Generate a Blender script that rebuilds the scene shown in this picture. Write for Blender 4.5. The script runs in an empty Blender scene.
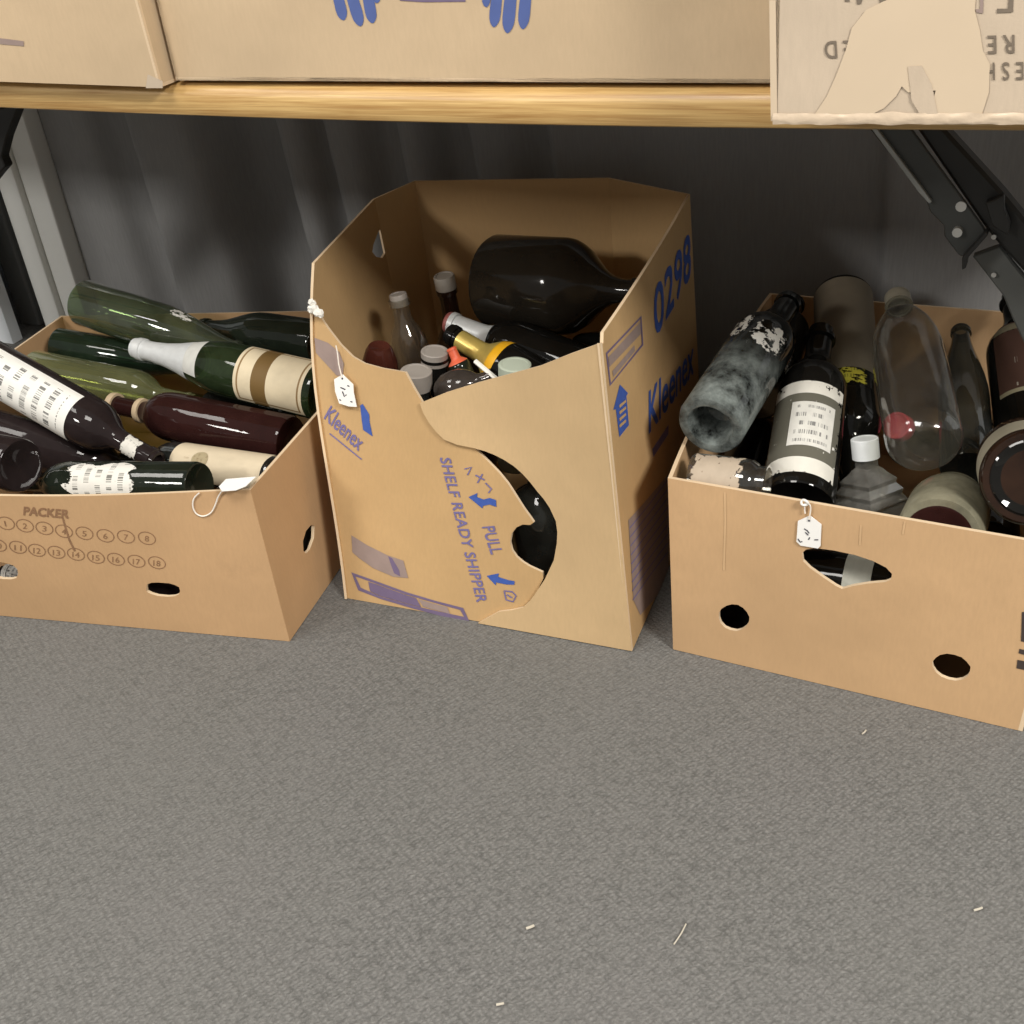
import bpy, bmesh, math, random
from mathutils import Vector, Matrix
from mathutils.geometry import delaunay_2d_cdt
random.seed(7)
SC = bpy.context.scene
COL = SC.collection
V3 = Vector

# ------------------------------------------------------------------ camera
CAM = V3((0, 0, 1.033)); FPX = 1184.0
RM = Matrix(((0.90568, 0.14530, -0.39829), (0.41214, -0.52206, 0.74672), (-0.09943, -0.84044, -0.53270)))
def ray(px, py): return RM @ V3(((px-512)/FPX, (py-512)/FPX, 1))
def atz(px, py, z): d = ray(px, py); return CAM + d*((z-CAM.z)/d.z)
def aty(px, py, y): d = ray(px, py); return CAM + d*((y-CAM.y)/d.y)
def prj(p):
    q = RM.transposed() @ (V3(p)-CAM); return (512+FPX*q.x/q.z, 512+FPX*q.y/q.z)
cd = bpy.data.cameras.new('camera'); cam = bpy.data.objects.new('camera', cd); COL.objects.link(cam)
cd.sensor_width = 36; cd.lens = 36*FPX/1024; cd.clip_start = .02
m4 = Matrix.Identity(4)
for r in range(3):
    m4[r][0] = RM[r][0]; m4[r][1] = -RM[r][1]; m4[r][2] = -RM[r][2]; m4[r][3] = CAM[r]
cam.matrix_world = m4
SC.camera = cam

# ------------------------------------------------------------------ material helpers
def new_mat(name):
    m = bpy.data.materials.new(name); m.use_nodes = True
    nt = m.node_tree; nt.nodes.clear()
    out = nt.nodes.new('ShaderNodeOutputMaterial')
    return m, nt, out
class N:
    """tiny node builder"""
    def __init__(s, nt): s.nt = nt
    def n(s, t, **kw):
        x = s.nt.nodes.new(t)
        for k, v in kw.items(): setattr(x, k, v)
        return x
    def lk(s, a, b): s.nt.links.new(a, b)
    def put(s, sock, v):
        if hasattr(v, 'is_output'): s.lk(v, sock)
        else: sock.default_value = v
    def m(s, op, a, b=None, c=None):
        x = s.n('ShaderNodeMath', operation=op); s.put(x.inputs[0], a)
        if b is not None: s.put(x.inputs[1], b)
        if c is not None: s.put(x.inputs[2], c)
        return x.outputs[0]
    def mix(s, f, a, b):
        x = s.n('ShaderNodeMix', data_type='RGBA'); s.put(x.inputs[0], f)
        for i, v in ((6, a), (7, b)): s.put(x.inputs[i], v if hasattr(v, 'is_output') else tuple(v)[:3]+(1,))
        return x.outputs[2]
    def noise(s, vec, scale, detail=3, rough=.55, dist=0, dims='3D'):
        x = s.n('ShaderNodeTexNoise', noise_dimensions=dims)
        if vec is not None: s.lk(vec, x.inputs['Vector'])
        x.inputs['Scale'].default_value = scale; x.inputs['Detail'].default_value = detail
        x.inputs['Roughness'].default_value = rough; x.inputs['Distortion'].default_value = dist
        return x.outputs['Fac']
    def ramp(s, f, lo, hi): return s.n_map(f, lo, hi)
    def n_map(s, f, lo, hi, a=0., b=1.):
        x = s.n('ShaderNodeMapRange'); s.put(x.inputs[0], f)
        for i, v in enumerate((lo, hi, a, b)): x.inputs[i+1].default_value = v
        return x.outputs[0]
    def mapping(s, vec, scale=(1, 1, 1), rot=(0, 0, 0)):
        x = s.n('ShaderNodeMapping'); s.lk(vec, x.inputs[0]); x.inputs['Scale'].default_value = scale; x.inputs['Rotation'].default_value = rot
        return x.outputs[0]
    def bump(s, h, strength, dist=.002):
        x = s.n('ShaderNodeBump'); s.lk(h, x.inputs['Height']); x.inputs['Strength'].default_value = strength; x.inputs['Distance'].default_value = dist
        return x.outputs[0]
    def bsdf(s, col, rough=.5, metal=0., normal=None, spec=.5):
        x = s.n('ShaderNodeBsdfPrincipled'); s.put(x.inputs['Base Color'], col if hasattr(col, 'is_output') else tuple(col)[:3]+(1,))
        s.put(x.inputs['Roughness'], rough); x.inputs['Metallic'].default_value = metal
        x.inputs['Specular IOR Level'].default_value = spec
        if normal is not None: s.lk(normal, x.inputs['Normal'])
        return x
def srgb(r, g, b):
    f = lambda c: (c/255/12.92 if c/255 <= .04045 else ((c/255+.055)/1.055)**2.4)
    return (f(r), f(g), f(b), 1)

def simple(name, col, rough=.5, metal=0., spec=.5, var=.12, scale=30, bump=0.):
    m, nt, out = new_mat(name); b = N(nt)
    co = b.n('ShaderNodeTexCoord').outputs['Object']
    f = b.noise(co, scale, 4)
    c2 = tuple(x*(1-var) for x in col[:3]); c1 = tuple(min(1, x*(1+var)) for x in col[:3])
    s = b.bsdf(b.mix(f, c2, c1), rough, metal, b.bump(f, bump) if bump else None, spec)
    b.lk(s.outputs[0], out.inputs[0]); return m

def cardboard(name, col, flute=True, spots=.0):
    m, nt, out = new_mat(name); b = N(nt)
    co = b.n('ShaderNodeTexCoord').outputs['Object']
    big = b.noise(co, 4, 3); fine = b.noise(b.mapping(co, (1, 1, .25)), 260, 3)
    fib = b.noise(co, 700, 2)
    c = b.mix(b.n_map(big, .3, .7), tuple(x*.9 for x in col[:3]), tuple(x*1.07 for x in col[:3]))
    c = b.mix(b.n_map(fine, .35, .75, 0, .25), c, tuple(x*.78 for x in col[:3]))
    scuff = b.n_map(b.noise(co, 14, 6, .7), .62, .72, 0, .30)
    c = b.mix(scuff, c, tuple(x*.82 for x in col[:3]))
    h = b.m('ADD', b.m('MULTIPLY', b.noise(co, 9, 2), 1.0), b.m('MULTIPLY', fib, .05))
    s = b.bsdf(c, .72, 0, b.bump(h, .25, .01), .25)
    b.lk(s.outputs[0], out.inputs[0]); return m

def glass(name, tint, dust=(.3, .3, .28), dmin=.02, dmax=.12, dscale=18, rough=.04, edge=2.2, spec=1.0, zfade=None):
    """thin walled glass: tinted see-through wall with a fresnel gloss, and a film of dust"""
    m, nt, out = new_mat(name); b = N(nt)
    co = b.n('ShaderNodeTexCoord').outputs['Object']
    lw = b.n('ShaderNodeLayerWeight'); lw.inputs['Blend'].default_value = .35
    t2 = tuple(max(0, x)**edge for x in tint[:3])
    tr = b.n('ShaderNodeBsdfTransparent'); b.lk(b.mix(lw.outputs['Facing'], tint, t2), tr.inputs[0])
    gl = b.n('ShaderNodeBsdfGlossy'); gl.inputs['Roughness'].default_value = rough
    nz = b.noise(co, 26, 2)
    gl.inputs['Color'].default_value = (1, 1, 1, 1)
    b.lk(b.bump(nz, .06, .01), gl.inputs['Normal'])
    fr = b.n('ShaderNodeFresnel'); b.lk(b.m('MULTIPLY_ADD', b.n('ShaderNodeNewGeometry').outputs['Backfacing'], -.8333, 1.5), fr.inputs['IOR'])
    mx = b.n('ShaderNodeMixShader'); b.lk(b.m('MULTIPLY', fr.outputs[0], spec), mx.inputs[0]); b.lk(tr.outputs[0], mx.inputs[1]); b.lk(gl.outputs[0], mx.inputs[2])
    df = b.n('ShaderNodeBsdfDiffuse'); df.inputs[0].default_value = tuple(dust)[:3]+(1,)
    f = b.n_map(b.noise(co, dscale, 6, .65), .35, .75, dmin, dmax)
    if zfade:   # the dust lies on the base half
        sz = b.n('ShaderNodeSeparateXYZ'); b.lk(co, sz.inputs[0]); f = b.m('MULTIPLY', f, b.n_map(b.m('ADD', sz.outputs[2], b.m('MULTIPLY', b.noise(co, 20, 3), .12)), .10, .10+zfade*.6, 1., .04)); f = b.m('MINIMUM', f, 1.)
    mx2 = b.n('ShaderNodeMixShader'); b.lk(f, mx2.inputs[0]); b.lk(mx.outputs[0], mx2.inputs[1]); b.lk(df.outputs[0], mx2.inputs[2])
    b.lk(mx2.outputs[0], out.inputs[0]); return m

def label_mat(name, paper, ink=(.03, .03, .03), lines=9, density=.5, shape='rect', torn=0., band=None, flip=False, stain=.15, frame=False, torn_scale=5, marks=True, under=None):
    """printed paper label; UV u runs around the bottle, v along it"""
    m, nt, out = new_mat(name); b = N(nt)
    uv = b.n('ShaderNodeTexCoord').outputs['UV']
    sp = b.n('ShaderNodeSeparateXYZ'); b.lk(uv, sp.inputs[0]); u, v = sp.outputs[0], sp.outputs[1]
    if flip: u, v = v, u
    col = b.mix(b.n_map(b.noise(uv, 4, 5), .35, .7, 0, stain*3), paper, tuple(x*.72 for x in paper[:3]))
    if band:
        for a, c, bc in band:
            f = b.m('MULTIPLY', b.m('GREATER_THAN', v, a), b.m('LESS_THAN', v, c)); col = b.mix(f, col, bc)
    if marks:
        vl = b.m('MULTIPLY', v, lines)
        row = b.m('FLOOR', vl); fr = b.m('FRACT', vl)
        inrow = b.m('MULTIPLY', b.m('GREATER_THAN', fr, .28), b.m('LESS_THAN', fr, .74))
        cx = b.n('ShaderNodeCombineXYZ'); b.lk(b.m('MULTIPLY', u, 1.), cx.inputs[0]); b.lk(b.m('MULTIPLY', row, 7.31), cx.inputs[1])
        gly = b.m('GREATER_THAN', b.noise(cx.outputs[0], 46, 1), .5)
        wd = b.m('GREATER_THAN', b.noise(cx.outputs[0], 5.5, 1), 1-density)
        inm = b.m('MULTIPLY', b.m('LESS_THAN', b.m('ABSOLUTE', b.m('SUBTRACT', u, .5)), .38), b.m('LESS_THAN', b.m('ABSOLUTE', b.m('SUBTRACT', v, .5)), .42))
        f = b.m('MULTIPLY', b.m('MULTIPLY', inrow, gly), b.m('MULTIPLY', wd, inm))
        col = b.mix(b.m('MULTIPLY', f, .8), col, ink)
    if frame:
        d = b.m('MAXIMUM', b.m('ABSOLUTE', b.m('SUBTRACT', u, .5)), b.m('ABSOLUTE', b.m('SUBTRACT', v, .5)))
        f = b.m('MULTIPLY', b.m('GREATER_THAN', d, .43), b.m('LESS_THAN', d, .455)); col = b.mix(f, col, ink)
    if under:   # the printed face has peeled, showing the torn backing around the printed panel
        f = b.m('GREATER_THAN', b.noise(uv, under[1], 5, .65), under[2]); col = b.mix(f, col, under[0])
    s = b.bsdf(col, .6, 0, None, .3)
    a = None
    if shape == 'oval':
        q = b.m('ADD', b.m('POWER', b.m('MULTIPLY', b.m('SUBTRACT', u, .5), 2), 2), b.m('POWER', b.m('MULTIPLY', b.m('SUBTRACT', v, .5), 2), 2))
        a = b.m('LESS_THAN', q, .98)
    if torn:
        q = b.m('MAXIMUM', b.m('ABSOLUTE', b.m('SUBTRACT', u, .5)), b.m('ABSOLUTE', b.m('SUBTRACT', v, .5)))
        t = b.m('LESS_THAN', b.m('ADD', b.noise(uv, torn_scale, 6, .65), b.m('MULTIPLY', b.m('POWER', q, 3), 2.2)), 1-torn)
        a = t if a is None else b.m('MULTIPLY', a, t)
    if a is not None:
        tr = b.n('ShaderNodeBsdfTransparent'); mx = b.n('ShaderNodeMixShader')
        b.lk(a, mx.inputs[0]); b.lk(tr.outputs[0], mx.inputs[1]); b.lk(s.outputs[0], mx.inputs[2]); b.lk(mx.outputs[0], out.inputs[0])
    else: b.lk(s.outputs[0], out.inputs[0])
    return m

# ------------------------------------------------------------------ materials
M = {}
M['card_left'] = cardboard('card_left', (.50, .315, .165))
M['card_mid'] = cardboard('card_mid', (.53, .345, .165))
M['card_mid_flap'] = cardboard('card_mid_flap', (.59, .415, .225))
M['card_right'] = cardboard('card_right', (.55, .355, .19))
M['card_top'] = cardboard('card_top', (.575, .435, .28))
M['card_pale'] = cardboard('card_pale', (.55, .45, .34))
M['card_edge'] = cardboard('card_edge', (.70, .54, .36))
M['card_crease'] = cardboard('card_crease', (.60, .40, .22))
M['ink_blue'] = simple('ink_blue', (.045, .10, .38), .6, var=.2, scale=90)
M['ink_purple'] = simple('ink_purple', (.155, .115, .20), .65, var=.15, scale=60)
M['ink_mauve'] = simple('ink_mauve', (.30, .225, .20), .65, var=.15, scale=60)
M['ink_violet'] = simple('ink_violet', (.17, .145, .31), .65, var=.3, scale=120)
M['ink_brown'] = simple('ink_brown', (.25, .135, .068), .7, var=.3, scale=160)
M['ink_dark'] = simple('ink_dark', (.05, .035, .03), .7, var=.3, scale=90)
M['ink_grey'] = simple('ink_grey', (.17, .135, .10), .7, var=.3, scale=90)
M['ink_glove'] = simple('ink_glove', (.075, .115, .31), .6, var=.12, scale=60)
M['ink_pen'] = simple('ink_pen', (.05, .05, .07), .6)
M['tape'] = simple('tape', (.62, .50, .36), .35, var=.06, scale=12)
M['crumple'] = simple('crumple', (.62, .50, .37), .3, var=.15, scale=60, bump=.6)
M['tag'] = simple('tag', (.86, .85, .82), .7, var=.03)
M['lint'] = simple('lint', (.50, .46, .38), .8, var=.1)
M['string'] = simple('string', (.80, .74, .66), .8, var=.05)
M['tag_ring'] = simple('tag_ring', (.8, .78, .74), .6)
M['gunmetal'] = simple('gunmetal', (.055, .058, .056), .45, .35, var=.2, scale=30)
M['steel_highlight'] = simple('steel_highlight', (.30, .31, .30), .4, .5, var=.2)  # paler steel for the highlight painted along the brace
M['black_metal'] = simple('black_metal', (.018, .018, .017), .5, .2)
M['grey_paint'] = simple('grey_paint', (.11, .115, .11), .55, .1, var=.15)
M['rivet'] = simple('rivet', (.55, .55, .53), .35, .6)
M['post'] = simple('post', (.80, .81, .78), .6, var=.05, scale=6)
M['gap_dark'] = simple('gap_dark', (.06, .065, .065), .6)  # darkness of the gap beside the post, as a colour
M['post_mid'] = simple('post_mid', (.22, .23, .23), .6)
M['wall_white'] = simple('wall_white', (.66, .70, .73), .7, var=.03, scale=4)
M['white_cap'] = simple('white_cap', (.70, .73, .74), .45, var=.06)
M['dim_cap'] = simple('dim_cap', (.36, .33, .29), .45, var=.1)
M['grey_cap'] = simple('grey_cap', (.30, .27, .24), .5, var=.1)
M['mint_cap'] = simple('mint_cap', (.42, .47, .38), .45, var=.1)
M['red_cap'] = simple('red_cap', (.55, .035, .06), .4, var=.1)
M['orange_cap'] = simple('orange_cap', (.70, .13, .06), .45, var=.1)
M['khaki_cap'] = simple('khaki_cap', (.30, .28, .22), .5, var=.12)
M['cork'] = simple('cork', (.52, .38, .22), .8, var=.2, scale=200)
M['cream_ring'] = simple('cream_ring', (.55, .42, .27), .6, var=.1)
M['foil_white'] = simple('foil_white', (.66, .68, .68), .38, .15, var=.12, scale=80, bump=.4)
M['foil_gold'] = simple('foil_gold', (.62, .47, .13), .3, .5, var=.15, scale=60, bump=.25)
M['foil_yellow'] = simple('foil_yellow', (.80, .42, .015), .4, .1, var=.1)
M['foil_pink'] = simple('foil_pink', (.30, .09, .08), .5)
M['paper_white'] = simple('paper_white', (.78, .76, .70), .7, var=.1, scale=40)

# carpet
m, nt, out = new_mat('carpet'); b = N(nt)
co = b.n('ShaderNodeTexCoord').outputs['Object']
rot = b.mapping(co, (1, 1, 1), (0, 0, .5))
def wave(vec, scale, direction, dist=1.5):
    x = b.n('ShaderNodeTexWave', bands_direction=direction); b.lk(vec, x.inputs[0]); x.inputs['Scale'].default_value = scale
    x.inputs['Distortion'].default_value = dist; x.inputs['Detail'].default_value = 2; x.inputs['Detail Scale'].default_value = 2.5
    return x.outputs['Fac']
w1 = wave(rot, 64, 'X', 4.); w2 = wave(rot, 44, 'Y', 5.)
vo = b.n('ShaderNodeTexVoronoi'); b.lk(b.mapping(rot, (1, .7, 1)), vo.inputs['Vector']); vo.inputs['Scale'].default_value = 190
loop = b.m('MULTIPLY', w1, w2)
n1 = b.noise(co, 230, 4, .75); n2 = b.noise(co, 2.2, 3); n3 = b.noise(co, 520, 2)
h = b.m('ADD', b.m('MULTIPLY', loop, .34), b.m('ADD', b.m('MULTIPLY', n1, 1.25), b.m('MULTIPLY', b.m('SUBTRACT', 1, vo.outputs['Distance']), .5)))
tone = b.n_map(h, .62, 1.75)
c = b.mix(tone, (.103, .102, .098), (.270, .265, .254))
c = b.mix(b.n_map(n2, .3, .7, 0, .35), c, (.172, .170, .155))
c = b.mix(b.n_map(b.noise(co, 5.5, 3), .45, .7, 0, .18), c, (.195, .185, .182))
c = b.mix(b.n_map(n3, .66, .76, 0, .45), c, (.36, .34, .32))
s = b.bsdf(c, .95, 0, b.bump(h, .55, .004), .1)
b.lk(s.outputs[0], out.inputs[0]); M['carpet'] = m

# curtain cloth
m, nt, out = new_mat('curtain_cloth'); b = N(nt)
co = b.n('ShaderNodeTexCoord').outputs['Object']
c = b.mix(b.noise(co, 6, 3), (.275, .277, .278), (.335, .336, .335))
c = b.mix(b.n_map(b.noise(b.mapping(co, (1, 1, .1)), 300, 2), .3, .7, 0, .3), c, (.20, .20, .202))
s = b.bsdf(c, .85, 0, b.bump(b.noise(co, 500, 2), .1), .2)
b.lk(s.outputs[0], out.inputs[0]); M['curtain'] = m

# wood edge
m, nt, out = new_mat('wood_edge'); b = N(nt)
co = b.n('ShaderNodeTexCoord').outputs['Object']
g = b.noise(b.mapping(co, (2.2, 60, 90)), 3.2, 5, .6, .4)
g2 = b.noise(b.mapping(co, (3, 30, 220)), 2.5, 3)
c = b.mix(b.n_map(g, .3, .7), (.37, .20, .062), (.66, .45, .185))
c = b.mix(b.n_map(g2, .55, .68, 0, .5), c, (.33, .18, .06))
s = b.bsdf(c, .36, 0, b.bump(g, .08), .5)
b.lk(s.outputs[0], out.inputs[0]); M['wood'] = m

GL = {
 'green': glass('glass_green', (.46, .56, .36), (.38, .43, .32), .02, .15, 9, edge=2.8, spec=1.7),
 'darkgreen': glass('glass_darkgreen', (.05, .12, .055), (.07, .12, .07), .08, .22, 14),
 'yellowgreen': glass('glass_yellowgreen', (.50, .54, .24), (.40, .42, .20), .12, .34, 6, edge=2.6, spec=1.6),
 'midgreen': glass('glass_midgreen', (.13, .25, .09), (.13, .20, .09), .05, .20, 14),
 'oldgreen': glass('glass_oldgreen', (.05, .08, .04), (.05, .065, .045), .15, .35, 14),
 'maroon': glass('glass_maroon', (.07, .012, .010), (.050, .018, .016), .35, .6, 14),
 'plum': glass('glass_plum', (.02, .012, .013), (.042, .030, .030), .35, .65, 14),
 'black': glass('glass_black', (.010, .011, .010), (.020, .019, .017), .2, .5, 14),
 'teal': glass('glass_teal', (.015, .02, .02), (.26, .295, .28), .02, 1.0, 26, zfade=.22),
 'clear': glass('glass_clear', (.82, .81, .77), (.30, .28, .25), .02, .13, 16, edge=3.5, spec=2.2),
 'ribbed': glass('glass_ribbed', (.70, .70, .66), (.36, .35, .32), .12, .40, 30, .12, edge=3, spec=3.),
 'pet': glass('plastic_clear', (.86, .86, .82), (.24, .235, .215), .03, .10, 12, .10, spec=1.6),
 'brown': glass('glass_brown', (.12, .04, .016), (.085, .042, .025), .12, .35, 12),
 'redbrown': glass('glass_redbrown', (.16, .035, .02), (.16, .045, .03), .25, .4, 12),
 'olivejar': glass('glass_olivejar', (.34, .32, .18), (.36, .34, .24), .3, .75, 14),
 'purple': glass('glass_purple', (.26, .20, .19), (.17, .14, .12), .12, .35, 16),
 'jug': glass('glass_jug', (.04, .034, .022), (.050, .042, .032), .30, .55, 7, .10),
 'smoke': glass('glass_smoke', (.34, .36, .33), (.15, .16, .15), .04, .18, 16, spec=1.5),
 'grey': glass('glass_grey', (.20, .22, .20), (.085, .09, .08), .35, .6, 12, spec=1.4),
}

# ------------------------------------------------------------------ object helpers
def link(name, me, mat=None, parent=None):
    o = bpy.data.objects.new(name, me); COL.objects.link(o)
    if mat is not None: me.materials.append(mat)
    if parent is not None: o.parent = parent; o.matrix_parent_inverse = parent.matrix_world.inverted()
    return o
def tag(o, label=None, cat=None, group=None, kind=None):
    for k, v in (('label', label), ('category', cat), ('group', group), ('kind', kind)):
        if v: o[k] = v
    return o
def empty(name, loc, label=None, cat=None, group=None, mat=None):
    o = bpy.data.objects.new(name, None); COL.objects.link(o); o.empty_display_size = .02
    o.matrix_world = mat if mat is not None else Matrix.Translation(V3(loc))
    return tag(o, label, cat, group)
def mesh(name, vs, fs, smooth=False, sharp=None):
    me = bpy.data.meshes.new(name); me.from_pydata([tuple(v) for v in vs], [], fs); me.update()
    bm = bmesh.new(); bm.from_mesh(me); bmesh.ops.recalc_face_normals(bm, faces=bm.faces); bm.to_mesh(me); bm.free()
    if smooth:
        me.polygons.foreach_set('use_smooth', [True]*len(me.polygons))
        if sharp: me.set_sharp_from_angle(angle=math.radians(sharp))
    return me
def box_mesh(name, lo, hi, bev=0., seg=2):
    bm = bmesh.new(); bmesh.ops.create_cube(bm, size=1)
    for v in bm.verts: v.co = V3([lo[i]+(v.co[i]+.5)*(hi[i]-lo[i]) for i in range(3)])
    if bev: bmesh.ops.bevel(bm, geom=bm.edges[:], offset=bev, segments=seg, affect='EDGES', profile=.6)
    me = bpy.data.meshes.new(name); bm.to_mesh(me); bm.free(); return me
def tube(name, pts, r, seg=8, closed=False):
    pts = [V3(p) for p in pts]; n = len(pts); vs = []; fs = []
    up = V3((0, 0, 1)); prev = None
    for i, p in enumerate(pts):
        a = pts[(i-1) % n] if (closed or i > 0) else p; c = pts[(i+1) % n] if (closed or i < n-1) else p
        t = (c-a).normalized()
        if prev is None:
            s = t.cross(up); s = s if s.length > .05 else t.cross(V3((1, 0, 0))); s.normalize()
        else: s = (prev - t*prev.dot(t)).normalized()
        prev = s; w = t.cross(s)
        for k in range(seg):
            q = 2*math.pi*k/seg; vs.append(p+(s*math.cos(q)+w*math.sin(q))*r)
    for i in range(n if closed else n-1):
        j = (i+1) % n
        for k in range(seg): fs.append((i*seg+k, i*seg+(k+1) % seg, j*seg+(k+1) % seg, j*seg+k))
    if not closed: fs.append(tuple(range(seg))); fs.append(tuple((n-1)*seg+k for k in range(seg)))
    return mesh(name, vs, fs, True, 50)
def smoothpts(P, k=6):
    P = [V3(p) for p in P]; out = []
    for i in range(len(P)-1):
        a, b_, c, d = P[max(0, i-1)], P[i], P[i+1], P[min(len(P)-1, i+2)]
        for j in range(k):
            t = j/k
            out.append(.5*((2*b_)+(c-a)*t+(2*a-5*b_+4*c-d)*t*t+(3*b_-a-3*c+d)*t**3))
    return out+[P[-1]]

# ---- faces: a patch in space (u right, v up) that cardboard panels and print are laid on
class Face:
    def __init__(s, a, b_, c, d, bulge=0., out=(0, -1, 0), tweak=None, lat=None):
        s.lat = lat
        s.p = [V3(x) for x in (a, b_, c, d)]; s.bulge = bulge; s.tweak = tweak
        nn = (s.p[1]-s.p[0]).cross(s.p[3]-s.p[0]).normalized(); s.sg = 1 if nn.dot(V3(out)) > 0 else -1; s.n0 = nn*s.sg
        s.w = (s.p[1]-s.p[0]).length; s.h = (s.p[3]-s.p[0]).length
    def __call__(s, u, v, off=0.):
        p = s._b(u, v)
        if off:
            e = .004; n = (s._b(u+e, v)-s._b(u-e, v)).cross(s._b(u, v+e)-s._b(u, v-e)).normalized()*s.sg
            p = p+n*off
        return p
    def _b(s, u, v):
        a, b_, c, d = s.p
        p = a*((1-u)*(1-v))+b_*(u*(1-v))+c*(u*v)+d*((1-u)*v)
        if s.bulge:
            uu = min(1, max(0, u)); vv = min(1, max(0, v)); p = p+s.n0*(s.bulge*4*uu*(1-uu)*(.35+.65*vv))
        if s.lat: p = p+s.lat(u, v)
        if s.tweak: p = p+s.n0*s.tweak(u, v)
        return p
    def inv(s, px, py):
        u = v = .5
        for _ in range(14):
            x, y = prj(s(u, v)); e = 1e-4
            x1, y1 = prj(s(u+e, v)); x2, y2 = prj(s(u, v+e))
            a, c, b_, d = (x1-x)/e, (y1-y)/e, (x2-x)/e, (y2-y)/e
            det = a*d-b_*c; rx, ry = px-x, py-y
            if abs(det) < 1e-9: break
            u += max(-.5, min(.5, (rx*d-b_*ry)/det)); v += max(-.5, min(.5, (a*ry-c*rx)/det))
        return (u, v)
    def px(s, pts): return [s.inv(*p) for p in pts]
def inside(p, poly):
    x, y = p; c = False; n = len(poly)
    for i in range(n):
        x1, y1 = poly[i]; x2, y2 = poly[i-1]
        if (y1 > y) != (y2 > y) and x < (x2-x1)*(y-y1)/(y2-y1)+x1: c = not c
    return c
def triang(outline, holes=(), n=12, scale=(1, 1)):
    P = []; E = []
    def ring(r):
        rr = []
        for i in range(len(r)):
            a = V3((*r[i], 0)); c = V3((*r[(i+1) % len(r)], 0)); k = max(1, int(((c-a).length)*n))
            rr += [tuple((a.lerp(c, j/k))[:2]) for j in range(k)]
        o = len(P); P.extend(rr); E.extend((o+i, o+(i+1) % len(rr)) for i in range(len(rr)))
    ring(outline)
    for h in holes: ring(h)
    xs = [p[0] for p in outline]; ys = [p[1] for p in outline]
    for i in range(1, n):
        for j in range(1, n):
            q = (min(xs)+(max(xs)-min(xs))*i/n, min(ys)+(max(ys)-min(ys))*j/n)
            if inside(q, outline) and not any(inside(q, h) for h in holes): P.append(q)
    r = delaunay_2d_cdt([V3(p[:2]).to_2d() if len(p) > 2 else __import__('mathutils').Vector(p) for p in P], E, [], 0, 1e-7)
    vs = [tuple(v) for v in r[0]]; fs = []
    for f in r[2]:
        c = (sum(vs[i][0] for i in f)/len(f), sum(vs[i][1] for i in f)/len(f))
        if inside(c, outline) and not any(inside(c, h) for h in holes): fs.append(tuple(f))
    return vs, fs
def panel(name, face, outline, holes=(), thick=.004, mat=None, parent=None, n=14, off=0.):
    """cardboard sheet lying on a face: outline and holes in (u,v)"""
    vs, fs = triang(outline, holes, n)
    k = len(vs); P = [face(u, v, off) for u, v in vs]+[face(u, v, off-thick) for u, v in vs]
    cnt = {}
    for f in fs:
        for i in range(len(f)): e = (f[i], f[(i+1) % len(f)]); cnt[e] = 1
    F = list(fs)+[tuple(i+k for i in reversed(f)) for f in fs]
    for (a, c) in list(cnt):
        if (c, a) not in cnt: F.append((c, a, a+k, c+k))
    me = mesh(name, P, F, True, 35); o = link(name, me, mat, parent)
    if thick > .002:
        me.materials.append(M['card_edge'])
        for q in me.polygons:
            if q.index >= 2*len(fs): q.material_index = 1
    return o
def decal(name, face, outline, mat, parent, off=.0006, holes=(), n=6, label=None):
    vs, fs = triang(outline, holes, n)
    o = link(name, mesh(name, [face(u, v, off) for u, v in vs], fs), mat, parent)
    if label: o['label'] = label
    return o
def stroke(pts, w, closed=False):
    """thin line in (u,v) as an outline polygon with constant half width w (same units)"""
    P = [V3((*p, 0)) for p in pts]; L = []; R = []
    for i, p in enumerate(P):
        a = P[i-1] if i else p; c = P[i+1] if i < len(P)-1 else p
        t = (c-a); t = t.normalized() if t.length > 1e-9 else V3((1, 0, 0)); q = V3((-t.y, t.x, 0))*w
        L.append(tuple((p+q)[:2])); R.append(tuple((p-q)[:2]))
    return L+R[::-1]
_tc = {}
def text_tris(body, shear=0., spacing=1.):
    key = (body, shear, spacing)
    if key in _tc: return _tc[key]
    cu = bpy.data.curves.new('t', 'FONT'); cu.body = body; cu.shear = shear; cu.space_character = spacing; cu.resolution_u = 3
    o = bpy.data.objects.new('t', cu); COL.objects.link(o)
    bpy.context.view_layer.update()
    dg = bpy.context.evaluated_depsgraph_get(); ev = o.evaluated_get(dg); me = ev.to_mesh()
    vs = [tuple(v.co[:2]) for v in me.vertices]; fs = [tuple(p.vertices) for p in me.polygons]
    ev.to_mesh_clear(); bpy.data.objects.remove(o); bpy.data.curves.remove(cu)
    x0 = min(v[0] for v in vs); x1 = max(v[0] for v in vs)
    vs = [((v[0]-x0)/(x1-x0), v[1]/.7) for v in vs]     # 0..1 along, 0..1 cap height
    _tc[key] = (vs, fs); return vs, fs
def text(name, face, body, p0, p1, p2, mat, parent, off=.0007, shear=0., bold=0., spacing=1., label=None):
    """p0 start of baseline, p1 end of baseline, p2 cap height above the start: pixels of the photograph laid on the face"""
    vs, fs = text_tris(body, shear, spacing)
    a, b_, c = (V3((*face.inv(*p), 0)) for p in (p0, p1, p2))
    P = []
    copies = [(0, 0)] if not bold else [(0, 0), (bold, 0), (0, bold), (bold, bold)]
    F = []
    for k, (dx, dy) in enumerate(copies):
        o = len(P)
        for x, y in vs:
            q = a+(b_-a)*(x+dx*.12)+(c-a)*(y+dy); P.append(face(q.x, q.y, off+k*.00003))
        F += [tuple(i+o for i in f) for f in fs]
    o = link(name, mesh(name, P, F), mat, parent)
    if label: o['label'] = label
    return o

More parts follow.
